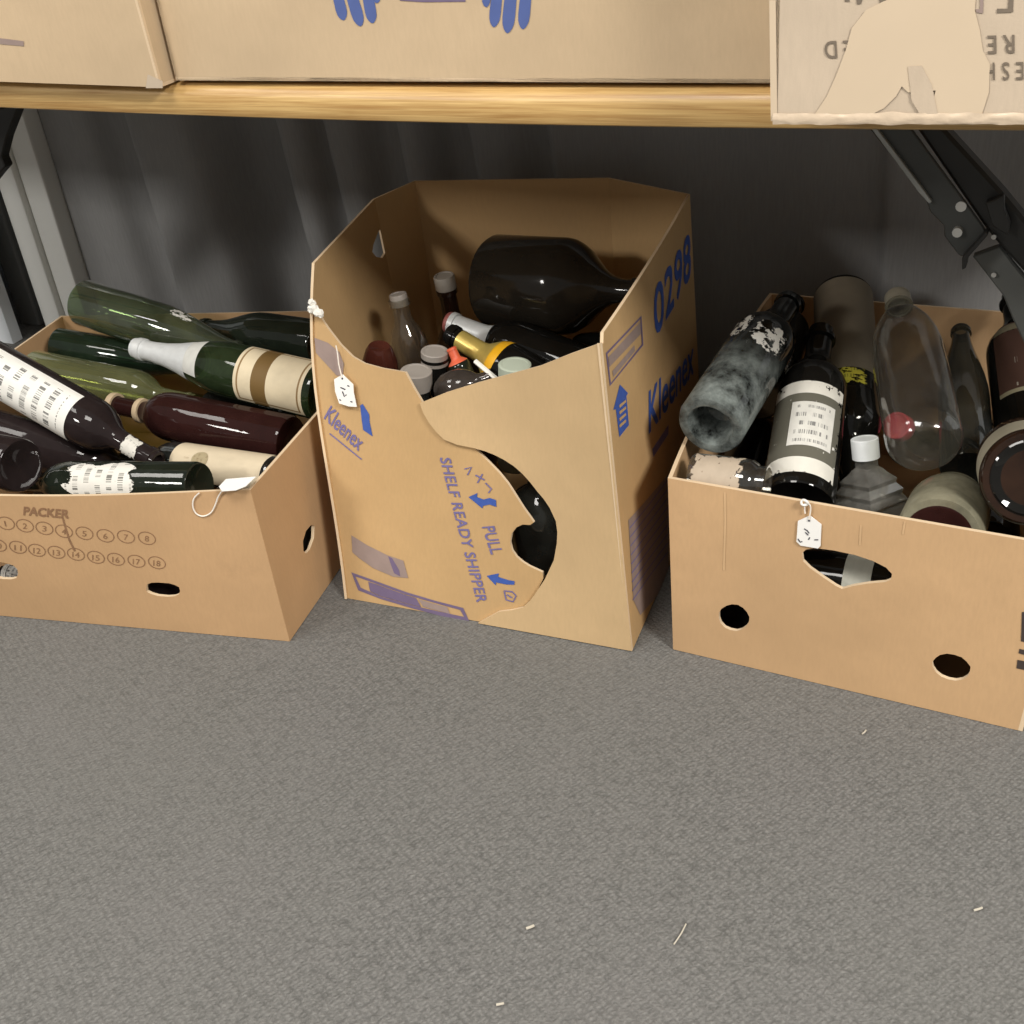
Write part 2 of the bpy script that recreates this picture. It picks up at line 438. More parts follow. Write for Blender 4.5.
# ------------------------------------------------------------------ setting
def struct(name, me, mat): return tag(link(name, me, mat), kind='structure')
struct('floor', box_mesh('floor', (-4.2, -3.5, -.05), (3, 3, 0)), M['carpet'])
struct('wall_back', box_mesh('wall_back', (-4.2, 2.08, 0), (3, 2.2, 2.7)), M['wall_white'])
struct('wall_left', box_mesh('wall_left', (-4.2, 1.80, 0), (-2.225, 1.83, 2.4)), M['wall_white'])
struct('trim_1', box_mesh('trim_1', (-2.185, 1.87, 0), (-2.128, 1.95, 2.4), .006), M['post'])
struct('trim_2', box_mesh('trim_2', (-2.126, 1.885, 0), (-2.062, 1.955, 2.4), .006), M['post'])
struct('gap_strip', box_mesh('gap_strip', (-2.235, 1.915, 0), (-2.186, 1.97, 2.4), .004), M['gap_dark'])  # dark strip painting the shade of the gap beside the post
struct('trim_4', box_mesh('trim_4', (-2.30, 1.90, 0), (-2.236, 1.97, 2.4), .006), M['post_mid'])

# curtain: hanging folds behind the table
def curtain_y(x, z):
    # pleats: (position, kind, depth): a 'step' is an overlapping edge coming forward, a 'turn' a soft roll back into the cloth
    pl = [(-1.90, .03, .02), (-1.757, -.105, .010), (-1.565, .11, .022), (-1.392, -.10, .010), (-1.325, .05, .012), (-1.290, -.045, .008), (-1.215, .06, .016), (-1.14, -.06, .010), (-1.075, .06, .016), (-1.0, -.055, .010), (-.90, .045, .03), (-.84, -.045, .010), (-.60, .04, .06), (-.285, -.022, .007), (-.15, .03, .06)]
    y = 0.
    for c, a, w in pl:
        c2 = c-(z-.42)*(.07 if c < -.7 else .02)
        y += a*(.5+.5*math.tanh((x-c2)/w))
    return 1.925+y*1.15+.005*math.sin(x*11+z*2)+.004*math.sin(x*23-z*3)
vs = []; fs = []; nx, nz = 420, 16
for j in range(nz+1):
    z = .004+1.2*j/nz
    for i in range(nx+1):
        x = -2.06+2.36*i/nx; vs.append((x, curtain_y(x, z), z))
k = len(vs); vs += [(x, y+.003, z) for x, y, z in vs]
for j in range(nz):
    for i in range(nx):
        a = j*(nx+1)+i; fs += [(a, a+1, a+nx+2, a+nx+1), (a+k, a+k+nx+1, a+k+nx+2, a+k+1)]
for j in range(nz):
    for i in (0, nx): a = j*(nx+1)+i; fs.append((a, a+nx+1, a+nx+1+k, a+k))
for i in range(nx):
    for j in (0, nz): a = j*(nx+1)+i; fs.append((a, a+1, a+1+k, a+k))
tag(link('curtain', mesh('curtain', vs, fs, True), M['curtain']), 'dark grey cloth curtain hanging in folds behind the boxes under the table', 'curtain')

# ------------------------------------------------------------------ table
table = empty('folding_table', (-.8, 1.49, 0), 'wooden topped folding table with dark metal braces carrying three cardboard boxes', 'table')
def sag(x): return .701+.0145*(x+.45)**2
vs = []; fs = []
prof = [(1.205, -.002), (1.188, -.0015), (1.182, .001), (1.18, .006), (1.18, .024), (1.183, .031), (1.19, .0365), (1.205, .038), (1.50, .038), (1.80, .038), (1.80, -.002), (1.5, -.002)]
NX = 48
for i in range(NX+1):
    x = -2.3+2.65*i/NX
    for (y, z) in prof: vs.append((x, y, sag(x)+z))
np_ = len(prof)
for i in range(NX):
    for k in range(np_): fs.append((i*np_+k, i*np_+(k+1) % np_, (i+1)*np_+(k+1) % np_, (i+1)*np_+k))
fs += [tuple(range(np_)), tuple(NX*np_+k for k in range(np_))]
link('tabletop', mesh('tabletop', vs, fs, True, 40), M['wood'], table)
for x, y in ((.27, 1.27), (.27, 1.72), (-2.2, 1.27), (-2.25, 1.6)):
    link('leg', tube('leg', [(x, y, 0), (x, y, sag(x)-.003)], .016, 12), M['black_metal'], table)
def slab(name, pts, y, t, mat, parent, bev=.0015):
    front = [aty(px, py, y) for px, py in pts]
    bm = bmesh.new(); vsA = [bm.verts.new(p) for p in front]; vsB = [bm.verts.new(p+V3((0, t, 0))) for p in front]
    bm.faces.new(vsA); bm.faces.new(vsB[::-1])
    for i in range(len(pts)):
        j = (i+1) % len(pts); bm.faces.new((vsA[j], vsA[i], vsB[i], vsB[j]))
    bmesh.ops.recalc_face_normals(bm, faces=bm.faces)
    if bev: bmesh.ops.bevel(bm, geom=bm.edges[:], offset=bev, segments=1, affect='EDGES')
    me = bpy.data.meshes.new(name); bm.to_mesh(me); bm.free()
    return link(name, me, mat, parent)
def disc(name, px, py, y, r, t, mat, parent):
    c = aty(px, py, y); return link(name, tube(name, [c, c-V3((0, t*.6, 0)), c-V3((0, t, 0))], r, 14), mat, parent)
# right folding brace
br = slab('folding_brace', [(864, 122), (906, 122), (984, 228), (986, 233), (964, 257), (959, 256), (944, 236), (944, 226), (930, 212), (926, 200)], 1.44, .006, M['gunmetal'], table)
slab('brace_highlight', [(866, 122), (872, 122), (922, 188), (932, 202), (929, 204), (918, 192)], 1.433, .007, M['steel_highlight'], br, .0008)  # highlight along the brace painted as a paler strip
slab('brace_lip', [(962, 258), (986, 232), (988, 235), (967, 259), (966, 268), (962, 270)], 1.425, .02, M['black_metal'], br, .0006)
disc('rivet', 962, 204, 1.448, .0062, .010, M['rivet'], br)
disc('rivet', 958, 230.5, 1.44, .0058, .008, M['rivet'], br)
tb = slab('brace_tube', [(912, 122), (938, 122), (1002, 192), (1040, 238), (1060, 262), (1060, 312), (1000, 246), (985, 228)], 1.452, .028, M['black_metal'], table, .004)
slab('lock_catch', [(985, 203), (993, 201), (1004, 195), (1004, 210), (1010, 224), (1008, 236), (992, 226)], 1.436, .014, M['black_metal'], tb)
disc('bolt', 994, 236, 1.452, .003, .004, M['rivet'], tb)
lw = slab('brace_arm', [(972, 256), (1000, 246), (1012, 262), (1060, 320), (1060, 420), (1012, 318), (1003, 296)], 1.462, .012, M['grey_paint'], table, .002)
disc('bolt', 994, 274, 1.461, .003, .004, M['rivet'], lw)
# left folding brace
lb = slab('folding_brace', [(-60, 122), (19, 104), (6, 138), (1, 158), (5, 167), (-2, 175), (-60, 250)], 1.42, .02, M['black_metal'], table, .002)

# ------------------------------------------------------------------ boxes on the table
def closed_box(name, A, B, depth, hgt, mat, label, group=None, lean=0., bev=.004):
    """A left, B right front bottom corners"""
    A = V3(A); B = V3(B); w = (B-A); L = w.length; d = w.normalized(); n = V3((-d.y, d.x, 0)); n = n if n.y > 0 else -n
    root = empty(name, (A+B)/2, label, 'box', group)
    f = Face(A, B, B+V3((0, 0, hgt))+n*lean, A+V3((0, 0, hgt))+n*lean)
    bk = n*depth
    faces = [('front_panel', f), ('back_panel', Face(*[p+bk for p in f.p], out=(0, 1, 0))),
             ('left_panel', Face(A+bk, A, f.p[3], f.p[3]+bk, out=-d)), ('right_panel', Face(B, B+bk, f.p[2]+bk, f.p[2], out=d)),
             ('bottom_panel', Face(A, B, B+bk, A+bk, out=(0, 0, -1)))]
    t = (f.p[3], f.p[2], f.p[2]+bk, f.p[3]+bk); mid = bk/2
    faces += [('top_flap', Face(t[0], t[1], t[1]+mid*.985, t[0]+mid*.985, out=(0, 0, 1))), ('top_flap', Face(t[0]+mid*1.015, t[1]+mid*1.015, t[2], t[3], out=(0, 0, 1)))]
    for nm, fc in faces: panel(nm, fc, [(0, 0), (1, 0), (1, 1), (0, 1)], (), .004, mat, root, 6)
    return root, f
A_r = atz(161, 87.5, .7446); A_r.z = sag(A_r.x)+.039
bA, fA = closed_box('cardboard_box', V3((A_r.x-.46, A_r.y+.002, sag(A_r.x-.46)+.039)), A_r, .30, .33, M['card_top'], 'plain closed cardboard box at the left end of the table top', 'closed boxes on the table', lean=-.01)
decal('tape_strip', fA, fA.px([(0, 38), (24, 41), (24, 46), (0, 44)]), M['ink_mauve'], bA, label='faint printed line')
decal('edge_crease', fA, fA.px([(148, 74), (163, 81), (163, 88), (146, 88)]), M['card_pale'], bA, n=3, label='scuffed paler corner')
mb_l = atz(168, 83, .742); mb_r = atz(762, 86, .742)
bM, fM = closed_box('cardboard_box', V3((A_r.x+.006, 1.182, sag(A_r.x)+.0415)), V3((-.275, 1.190, sag(-.275)+.0415)), .36, .34, M['card_top'], 'wide cardboard box with blue printed hands in the middle of the table top', 'closed boxes on the table')
# blue printed hands, fingers pointing down
def finger(px0, py0, px1, py1, w):
    d = V3((px1-px0, py1-py0, 0)); L = d.length; d.normalize(); q = V3((-d.y, d.x, 0)); r = []
    for t, k in ((-.6, .95), (0, 1.), (.55, 1.05), (.75, .95), (.88, .7), (.96, .4), (1., .12)): r.append((t, k))
    P = [V3((px0, py0, 0))+d*(L*t)+q*(w*k) for t, k in r]+[V3((px0, py0, 0))+d*(L*t)-q*(w*k) for t, k in reversed(r)]
    return [tuple(p[:2]) for p in P]
for x0, y0, x1, y1, w in ((338, -4, 344, 20, 5.2), (352, -4, 361, 26, 5.6), (368, -4, 373, 23, 5.4), (377, -14, 377, 3, 4), (497, -4, 494, 27, 5.4), (511, -4, 507.5, 33, 6), (526, -4, 523, 29, 5.6), (486, -12, 486.5, 7, 4)):
    decal('printed_finger', fM, fM.px(finger(x0, y0, x1, y1, w)), M['ink_glove'], bM, n=5)
for x0, x1 in ((330, 380), (484, 535)):
    decal('printed_palm', fM, fM.px([(x0, -50), (x1, -50), (x1-2, -14), (x0+2, -14)]), M['ink_glove'], bM, n=4)
decal('printed_bar', fM, fM.px([(400, -6), (464, -6), (466, 1.5), (424, 2), (400, .5)]), M['ink_purple'], bM, n=3)
bR, fR = closed_box('cardboard_box', V3((-.2605, 1.067, sag(-.26)+.0385)), V3((.22, 1.07, sag(.22)+.0390)), .40, .33, M['card_pale'], 'pale cardboard box printed upside down, torn tape patch, overhanging the table at right', 'closed boxes on the table')
text('printed_text', fR, 'REFRIGERATED', (1014.5, 34.5), (824.5, 41), (1014.5, 53), M['ink_grey'], bR, bold=.02, spacing=1.5)
text('printed_text', fR, 'FRESH', (1055, 61), (984, 62.5), (1055, 79), M['ink_grey'], bR, bold=.02, spacing=1.6)
decal('printed_letter', fR, fR.px([(1009, -14), (1014, -14), (1013, 12), (997, 13), (997, 8.5), (1008, 8.5)]), M['ink_grey'], bR, n=3)
decal('printed_letter', fR, fR.px([(980, -14), (984, -14), (983, 13.5), (976, 12), (976, 9), (980, 9)]), M['ink_mauve'], bR, n=3)
for q in ([(844, -8), (848, -8), (850, 1.5), (845, 1.5)], [(856, -6), (866, -10), (861, 4), (857, 4)], [(878, -6), (890, -6), (884, 3), (880, 4)], [(968, -6), (974, -6), (975, 1), (970, 0)]):
    decal('printed_letter', fR, fR.px(q), M['ink_grey'], bR, n=3)
decal('tape_patch', fR, fR.px([(815, 114), (827, 96), (836, 76), (846, 50), (852, 28), (866, 10), (884, 1), (900, -4), (976, -3), (975, 10), (980, 30), (983, 50), (990, 64), (989, 92), (982, 114), (960, 115), (938, 114), (932, 106), (936, 90), (925, 92), (908, 92), (902, 86), (896, 96), (884, 108), (872, 114)]), M['tape'], bR, .0011, n=10, label='torn pale tape patch')
decal('tape_patch', fR, fR.px([(908, 66), (922, 65), (932, 84), (938, 113), (920, 114), (912, 100)]), M['card_pale'], bR, .0016, n=5)
decal('edge_strip', fR, fR.px([(769.5, 0), (776, 0), (777.5, 119), (771, 121)]), M['tape'], bR, .0009, n=8, label='pale folded corner edge')
# crumpled bottom tape
vs = []; fs = []
from mathutils import noise as mno
for i in range(161):
    t = i/160; p = fR(t, 0)
    for j in range(6):
        q = j/5; e = mno.noise(V3((t*42, q*2.5, 0)))
        vs.append(p+V3((0, -.0012-.0012*abs(e)-.001*math.sin(q*3.14), -.0025+.0095*q+.0022*mno.noise(V3((t*26, q*1.2, 5)))*(1 if j else .6))))
for i in range(160):
    for j in range(5): a = i*6+j; fs.append((a, a+1, a+7, a+6))
tp = link('crumpled_tape', mesh('crumpled_tape', vs, fs, True), M['crumple'], bR); tp['label'] = 'shiny crumpled tape along the bottom edge'

# ------------------------------------------------------------------ left open tray box
def ell(cx, cy, rx, ry, rot=0., n=14, jit=0., sq=1.):
    r = []
    for i in range(n):
        a = 2*math.pi*i/n; x = math.copysign(abs(math.cos(a))**sq, math.cos(a))*rx; y = math.copysign(abs(math.sin(a))**sq, math.sin(a))*ry
        x *= 1+jit*random.uniform(-1, 1); y *= 1+jit*random.uniform(-1, 1)
        r.append((cx+x*math.cos(rot)-y*math.sin(rot), cy+x*math.sin(rot)+y*math.cos(rot)))
    return r
SQ = [(0, 0), (1, 0), (1, 1), (0, 1)]
lt = empty('cardboard_box', (-1.3, 1.25, 0), 'low open cardboard tray box full of wine bottles, printed PACKER, at left', 'box', 'open boxes of bottles')
b1 = {'FR': V3((-.941, 1.043, .001)), 'FL': V3((-1.60, .927, .001)), 'BL': V3((-1.69, 1.49, .001)), 'BR': V3((-1.028, 1.655, .001))}
t1 = {'FR': V3((-.963, 1.066, .24)), 'FL': V3((-1.62, .892, .24)), 'BL': V3((-1.707, 1.505, .242)), 'BR': V3((-1.047, 1.672, .24))}
f1 = Face(b1['FL'], b1['FR'], t1['FR'], t1['FL'])
# the front rim dips towards the middle
rim = [(1 - i/14, 1 - .05*math.sin(math.pi*min(1, max(0, (1-i/14)-.0)))**1.2) for i in range(1, 14)]
hl = [f1.px(ell(163, 589.5, 17.5, 7.0, .09, 14, .05, .8)), f1.px(ell(-1, 570, 20, 8.5, .2, 14, .05, .8))]
panel('front_panel', f1, [(0, 0), (1, 0), (1, 1)]+rim+[(0, 1)], hl, .005, M['card_left'], lt)
f1r = Face(b1['FR'], b1['BR'], t1['BR'], t1['FR'], out=(1, 0, 0))
panel('right_panel', f1r, SQ, [f1r.px([(303, 541), (306, 531), (311, 525), (314.5, 526), (314, 538), (310, 549), (306, 553.5), (303.5, 551)])], .005, M['card_left'], lt)
f1b = Face(b1['BL'], b1['BR'], t1['BR'], t1['BL'], out=(0, 1, 0)); panel('back_panel', f1b, SQ, (), .005, M['card_left'], lt)
f1l = Face(b1['FL'], b1['BL'], t1['BL'], t1['FL'], out=(-1, 0, 0)); panel('left_panel', f1l, SQ, (), .005, M['card_left'], lt)
panel('bottom_panel', Face(b1['FL'], b1['FR'], b1['BR'], b1['BL'], out=(0, 0, -1)), [(.012, .012), (.988, .012), (.988, .988), (.012, .988)], (), .004, M['card_left'], lt)
text('stamped_text', f1, 'PACKER', (23.5, 515), (68, 518.5), (24, 507), M['ink_brown'], lt, bold=.12, label='faint brown stamp PACKER')
def ring_decal(face, cx, cy, rx, ry, rot, w, mat, par, nm='printed_ring'):
    o_ = ell(cx, cy, rx, ry, rot, 18); i_ = ell(cx, cy, rx-w, ry-w*.9, rot, 18)
    decal(nm, face, face.px(o_), mat, par, holes=[face.px(i_)], n=2)
row1 = [(-15, 520.5), (6, 523), (25, 525.5), (44.5, 528), (64, 531), (84.5, 533), (105.5, 535.5), (126, 536.5), (147, 538)]
row2 = [(-20, 543), (-2, 545), (18, 547), (37, 550), (56.5, 552), (76, 554), (96, 557), (116, 559), (136.5, 561), (157, 562.5)]
for i, (x, y) in enumerate(row1):
    ring_decal(f1, x, y, 9.3, 6.3, .35, .9, M['ink_brown'], lt)
    if i: text('printed_numeral', f1, str(i), (x-(2 if i > 1 else .6), y+3), (x+(2 if i > 1 else .6), y+3.3), (x-2, y-2.6), M['ink_brown'], lt)
for i, (x, y) in enumerate(row2):
    ring_decal(f1, x, y, 9.3, 6.0, .35, .9, M['ink_brown'], lt)
    text('printed_numeral', f1, str((i+9) if i < 1 else i+9), (x-3.5, y+3), (x+3.5, y+3.6), (x-3.5, y-2.6), M['ink_brown'], lt)
decal('printed_line', f1, f1.px(stroke([(63, 518), (66, 529), (69.5, 540), (75, 551)], .9)), M['ink_brown'], lt, n=3)

# ------------------------------------------------------------------ tall open box
tb2 = empty('cardboard_box', (-.74, 1.42, 0), 'tall open cardboard box printed SHELF READY SHIPPER with a torn front, in the middle', 'box', 'open boxes of bottles')
Tt = {'FR': V3((-.480, 1.163, .466)), 'BR': V3((-.527, 1.660, .47)), 'B2': V3((-.677, 1.722, .47)), 'BL': V3((-1.000, 1.672, .47)), 'L2': V3((-1.024, 1.575, .47)), 'FL': V3((-.966, 1.306, .47))}
Bb = {'FR': V3((-.465, 1.169, .002)), 'BR': V3((-.500, 1.620, .002)), 'B2': V3((-.660, 1.690, .002)), 'BL': V3((-.985, 1.650, .002)), 'L2': V3((-.992, 1.560, .002)), 'FL': V3((-.916, 1.155, .002))}
def swell(v): return V3((-.0155, -.003, 0))*math.sin(math.pi*min(1, max(0, v))**1.7)
f2 = Face(Bb['FL'], Bb['FR'], Tt['FR'], Tt['FL'], lat=lambda u, v: swell(v)*max(0, 1-u)**2.2)
LPr = [(312, 264), (309, 282), (309.5, 296), (316, 314), (325, 328), (338, 345), (350, 357), (362, 364), (380, 369), (403, 373), (411, 388), (420, 403)]
seam = [(423.5, 414), (429, 424), (436, 433), (444, 441), (457, 446), (472, 449)]
lph = [(484.5, 461), (497, 474), (506, 485), (513, 496), (522, 510), (530, 521), (532, 524), (528.5, 526.5), (521, 526), (514.5, 529), (510, 535), (508.5, 544), (510.5, 552), (515, 558.5), (521.5, 564), (528, 568), (541, 574), (542, 580)]
lpb = [(538, 588), (534, 597), (529, 603.5), (523, 609), (512, 611.5), (499, 613), (486, 620)]
left_out = LPr+seam+lph+lpb
Lu = f2.px(left_out)+[(f2.inv(481, 623)[0], 0.), (.2, 0), (0, 0), (0, .3), (0, .6)]
Lu[0] = (0, 1.0); 
lp = panel('front_panel', f2, Lu, (), .004, M['card_mid'], tb2, 22, off=-.0045); lp['label'] = 'torn darker tan front panel'
rp_edge = [(554, 560), (557, 543), (557.5, 532), (556, 521), (550, 508), (544, 499), (538, 492), (531, 483), (523, 474), (514, 466), (503, 459), (494, 454.5), (485, 451), (472, 447.5)]
Ru = f2.px([(420, 403)]) + f2.px([(446, 392.5), (480, 382), (510, 374), (540, 366), (570, 354)])+[(1, .985)]+[(1, .6), (1, .3), (1, 0)]+[(f2.inv(478, 622)[0], 0.)]+f2.px([(486, 618.5), (499, 611.5), (512, 610), (523, 607.5), (529, 602), (534, 595.5), (539, 588), (545, 579)]+rp_edge+[(457, 444.5), (444, 439.5), (436, 431.5), (429, 422.5), (423.5, 413)])
rp = panel('front_flap', f2, Ru, (), .004, M['card_mid_flap'], tb2, 18, off=.0005); rp['label'] = 'paler smooth right half of the front'
f2r = Face(Bb['FR'], Bb['BR'], Tt['BR'], Tt['FR'], out=(1, 0, 0), bulge=.004)
panel('right_panel', f2r, [(0, 0), (1, 0), (1, 1), (.03, 1.0), (.02, .975), (0, .985)], (), .004, M['card_mid'], tb2)
f2k = Face(Bb['BR'], Bb['B2'], Tt['B2'], Tt['BR'], out=(1, 1, 0)); panel('corner_panel', f2k, SQ, (), .004, M['card_mid'], tb2, 5)
f2b = Face(Bb['B2'], Bb['BL'], Tt['BL'], Tt['B2'], out=(0, 1, 0)); panel('back_panel', f2b, SQ, (), .004, M['card_mid'], tb2)
f2m = Face(Bb['BL'], Bb['L2'], Tt['L2'], Tt['BL'], out=(-1, 0, 0)); panel('corner_panel', f2m, SQ, (), .004, M['card_mid'], tb2, 5)
f2l = Face(Bb['L2'], Bb['FL'], Tt['FL'], Tt['L2'], out=(-1, 0, 0), lat=lambda u, v: swell(v)*max(0, u)**2.2)
panel('left_panel', f2l, SQ, [f2l.px([(370, 252), (371, 245), (376, 232), (380, 226.5), (388, 227.5), (393, 236), (387, 247), (380, 258), (374, 257)])], .004, M['card_mid'], tb2)
bc = sum((Bb[k] for k in Bb), V3((0, 0, 0)))/6
bpol = [Bb[k].lerp(bc, .02) for k in ('FL', 'FR', 'BR', 'B2', 'BL', 'L2')]
link('bottom_panel', mesh('bottom_panel', [tuple(p+V3((0, 0, .001))) for p in bpol]+[tuple(p+V3((0, 0, .004))) for p in bpol], [tuple(range(6)), tuple(range(6, 12))]+[(i, (i+1) % 6, (i+1) % 6+6, i+6) for i in range(6)]), M['card_mid'], tb2)
# print on the front
text('printed_text', f2, 'SHELF READY SHIPPER', (438, 458.5), (475.5, 603), (448.5, 457.5), M['ink_violet'], tb2, off=-.0036, bold=.03, spacing=1.05, shear=.12)
text('printed_text', f2, 'PULL', (480.5, 528), (489.5, 555.5), (492.5, 527), M['ink_violet'], tb2, off=-.0036, bold=.06)
for pts in ([(467, 498), (476, 494), (475.5, 498), (482, 500.5), (488, 499), (494.5, 501), (495, 508), (488, 505.5), (481.5, 507), (481, 509.5), (473, 503)], [(485.5, 577), (497.5, 574.5), (497, 578), (506, 581), (513.5, 582.5), (513, 586), (504, 585.5), (495, 583.5), (494.5, 586.5)]):
    decal('printed_arrow', f2, f2.px(pts), M['ink_blue'], tb2, off=-.0036, n=4)
for pts in ([(463, 470), (470, 468), (466, 476)], [(474, 476), (483, 481)], [(476, 484), (481, 475)], [(484, 484), (490, 490), (487, 494)], [(503, 592), (505, 601), (512, 603), (515, 597), (511, 593), (503, 592)], [(506, 596), (511, 599)]):
    decal('printed_mark', f2, f2.px(stroke(pts, .7)), M['ink_violet'], tb2, off=-.0036, n=2)
text('printed_script', f2, 'Kleenex', (322, 419), (358, 453), (327, 404), M['ink_violet'], tb2, off=-.0036, shear=.3, bold=.05)
decal('printed_line', f2, f2.px(stroke([(328, 434), (344, 447), (360, 460)], .6)), M['ink_violet'], tb2, off=-.0036, n=2)
decal('printed_arrow', f2, f2.px([(358.5, 406), (361, 404.5), (367.5, 415), (368, 423), (371, 437), (361.5, 430.5), (360, 420)]), M['ink_blue'], tb2, off=-.0036, n=3)
decal('printed_patch', f2, f2.px([(312.5, 338), (326, 343), (337, 352), (342, 364), (341, 376), (335, 376), (324, 364), (314, 353)]), M['ink_mauve'], tb2, off=-.0036, n=4)
decal('printed_block', f2, f2.px([(350, 536), (366, 546), (386, 556), (402, 561.5), (407, 579), (392, 577.5), (372, 569), (358, 559), (351, 553)]), M['ink_mauve'], tb2, off=-.0036, n=6)
decal('printed_block', f2, f2.px([(387, 557), (391, 559), (398, 571), (399, 577), (393, 574), (390, 566)]), M['ink_purple'], tb2, off=-.0032, n=4)
O = [(350, 573), (375, 582), (405, 593), (435, 602), (462, 609), (468, 622), (440, 617), (410, 609), (380, 600), (357, 591)]
I = [(354, 577), (375, 584.5), (405, 595.5), (434, 604), (459, 611), (463, 618), (440, 613), (410, 606), (380, 597.5), (359.5, 588.5)]
decal('printed_block', f2, f2.px(O), M['ink_purple'], tb2, off=-.0036, holes=[f2.px(I)], n=8)
decal('printed_block', f2, f2.px([(367, 582.5), (375, 585), (405, 596), (415, 599), (420, 608), (410, 605.5), (380, 597), (369, 592)]), M['ink_purple'], tb2, off=-.0034, n=4)
decal('printed_block', f2, f2.px([(417, 600), (434, 605), (446, 608), (449, 615), (440, 612.5), (422, 607.5)]), M['ink_mauve'], tb2, off=-.0034, n=4)
# white torn scraps on the left rim
sc = bmesh.new()
for px, py, r in ((316, 309, .009), (322, 313, .008), (315, 302, .006)):
    u, v = f2.inv(px, py); c = f2(u, v, .006)
    bmesh.ops.create_icosphere(sc, subdivisions=2, radius=r, matrix=Matrix.Translation(c) @ Matrix.Diagonal((1, .7, .8, 1)))
me = bpy.data.meshes.new('torn_scrap'); sc.to_mesh(me); sc.free()
for v in me.vertices: v.co += V3((random.uniform(-1, 1), random.uniform(-1, 1), random.uniform(-1, 1)))*.0016
link('torn_scrap', me, M['paper_white'], tb2)['label'] = 'white torn paper scrap on the rim'
# print on the right side
text('printed_number', f2r, '0298', (654.5, 339), (690.5, 276), (653, 292), M['ink_blue'], tb2, bold=.06)
text('printed_script', f2r, 'Kleenex', (648.5, 434), (694, 372), (645.5, 396), M['ink_blue'], tb2, shear=.25, bold=.05)
decal('printed_arrow', f2r, f2r.px([(619.5, 384.5), (627.5, 393), (626, 396), (628.5, 425), (619, 437), (615.5, 409), (613, 410)]), M['ink_blue'], tb2, n=4)
for k in range(4): decal('arrow_lettering', f2r, f2r.px([(618.5, 405+k*6.6), (625, 399.5+k*6.6), (625.4, 402+k*6.6), (618.9, 408+k*6.6)]), M['card_mid'], tb2, off=.0011, n=2)
fr_o = [(605.5, 353), (641, 315.5), (643, 345), (609.5, 386)]; fr_i = [(607, 354), (640, 319), (641.5, 344), (610.5, 383)]
decal('printed_frame', f2r, f2r.px(fr_o), M['ink_purple'], tb2, holes=[f2r.px(fr_i)], n=4)
decal('printed_block', f2r, f2r.px([(608, 357), (640, 322), (640.4, 334), (609, 367)]), M['ink_mauve'], tb2, n=4)
decal('printed_block', f2r, f2r.px([(612, 371), (634, 345), (634.5, 351), (613, 377)]), M['ink_mauve'], tb2, n=3)
decal('printed_block', f2r, f2r.px([(628, 520), (640, 507), (668, 474), (668, 585), (660, 592), (640, 615), (633, 600)]), M['ink_mauve'], tb2, n=8)
decal('printed_line', f2r, f2r.px([(652, 449), (668, 425), (668, 434), (653, 457)]), M['ink_violet'], tb2, n=3)
for k in range(9): decal('printed_line', f2r, f2r.px(stroke([(629+.4*k, 528+9*k), (648, 505+9*k), (667, 480+9*k)], .45)), M['ink_violet'], tb2, off=.0010, n=2)

# ------------------------------------------------------------------ right open box
rt = empty('cardboard_box', (-.2, 1.47, 0), 'open cardboard box of dusty bottles with round and triangular hand holes, at right', 'box', 'open boxes of bottles')
b3 = {'FL': V3((-.414, 1.190, .001)), 'FR': V3((.027, 1.168, .001)), 'BR': V3((.048, 1.775, .001)), 'BL': V3((-.425, 1.78, .001))}
t3 = {'FL': V3((-.417, 1.201, .265)), 'FR': V3((.044, 1.174, .265)), 'BR': V3((.064, 1.790, .265)), 'BL': V3((-.439, 1.796, .265))}
f3 = Face(b3['FL'], b3['FR'], t3['FR'], t3['FL'])
tri = [(802, 553), (806, 549.5), (815, 548), (834, 550.5), (855, 555), (873, 561), (886, 567.5), (892, 574), (891, 579.5), (885, 582), (868, 583.5), (853, 586), (842, 589), (836, 586), (824, 578), (810, 568), (803, 561)]
panel('front_panel', f3, SQ, [f3.px(tri), f3.px(ell(734, 617.5, 15.5, 13, .3, 16, .03)), f3.px(ell(951.5, 667, 19.5, 13, .25, 16, .03))], .005, M['card_right'], rt, 16)
f3l = Face(b3['BL'], b3['FL'], t3['FL'], t3['BL'], out=(-1, 0, 0), bulge=.012); panel('left_panel', f3l, SQ, (), .005, M['card_right'], rt)
f3b = Face(b3['BL'], b3['BR'], t3['BR'], t3['BL'], out=(0, 1, 0)); panel('back_panel', f3b, SQ, (), .005, M['card_right'], rt)
f3r = Face(b3['FR'], b3['BR'], t3['BR'], t3['FR'], out=(1, 0, 0)); panel('right_panel', f3r, SQ, (), .005, M['card_right'], rt)
panel('bottom_panel', Face(b3['FL'], b3['FR'], b3['BR'], b3['BL'], out=(0, 0, -1)), [(.012, .012), (.988, .012), (.988, .988), (.012, .988)], (), .004, M['card_right'], rt)
for q in ([(1022, 612), (1030, 610), (1030, 643), (1021, 641)], [(1019.5, 648.5), (1030, 651), (1030, 656), (1018.5, 653)], [(1017.5, 659.5), (1030, 662), (1030, 671), (1016.5, 668)]):
    decal('printed_block', f3, f3.px(q), M['ink_dark'], rt, n=2)
for pts in ([(725, 492), (725.5, 520), (724, 570)], [(861, 525), (860, 545)], [(905, 521), (903, 534)]):
    decal('fold_crease', f3, f3.px(stroke(pts, 1.0)), M['card_crease'], rt, n=4)

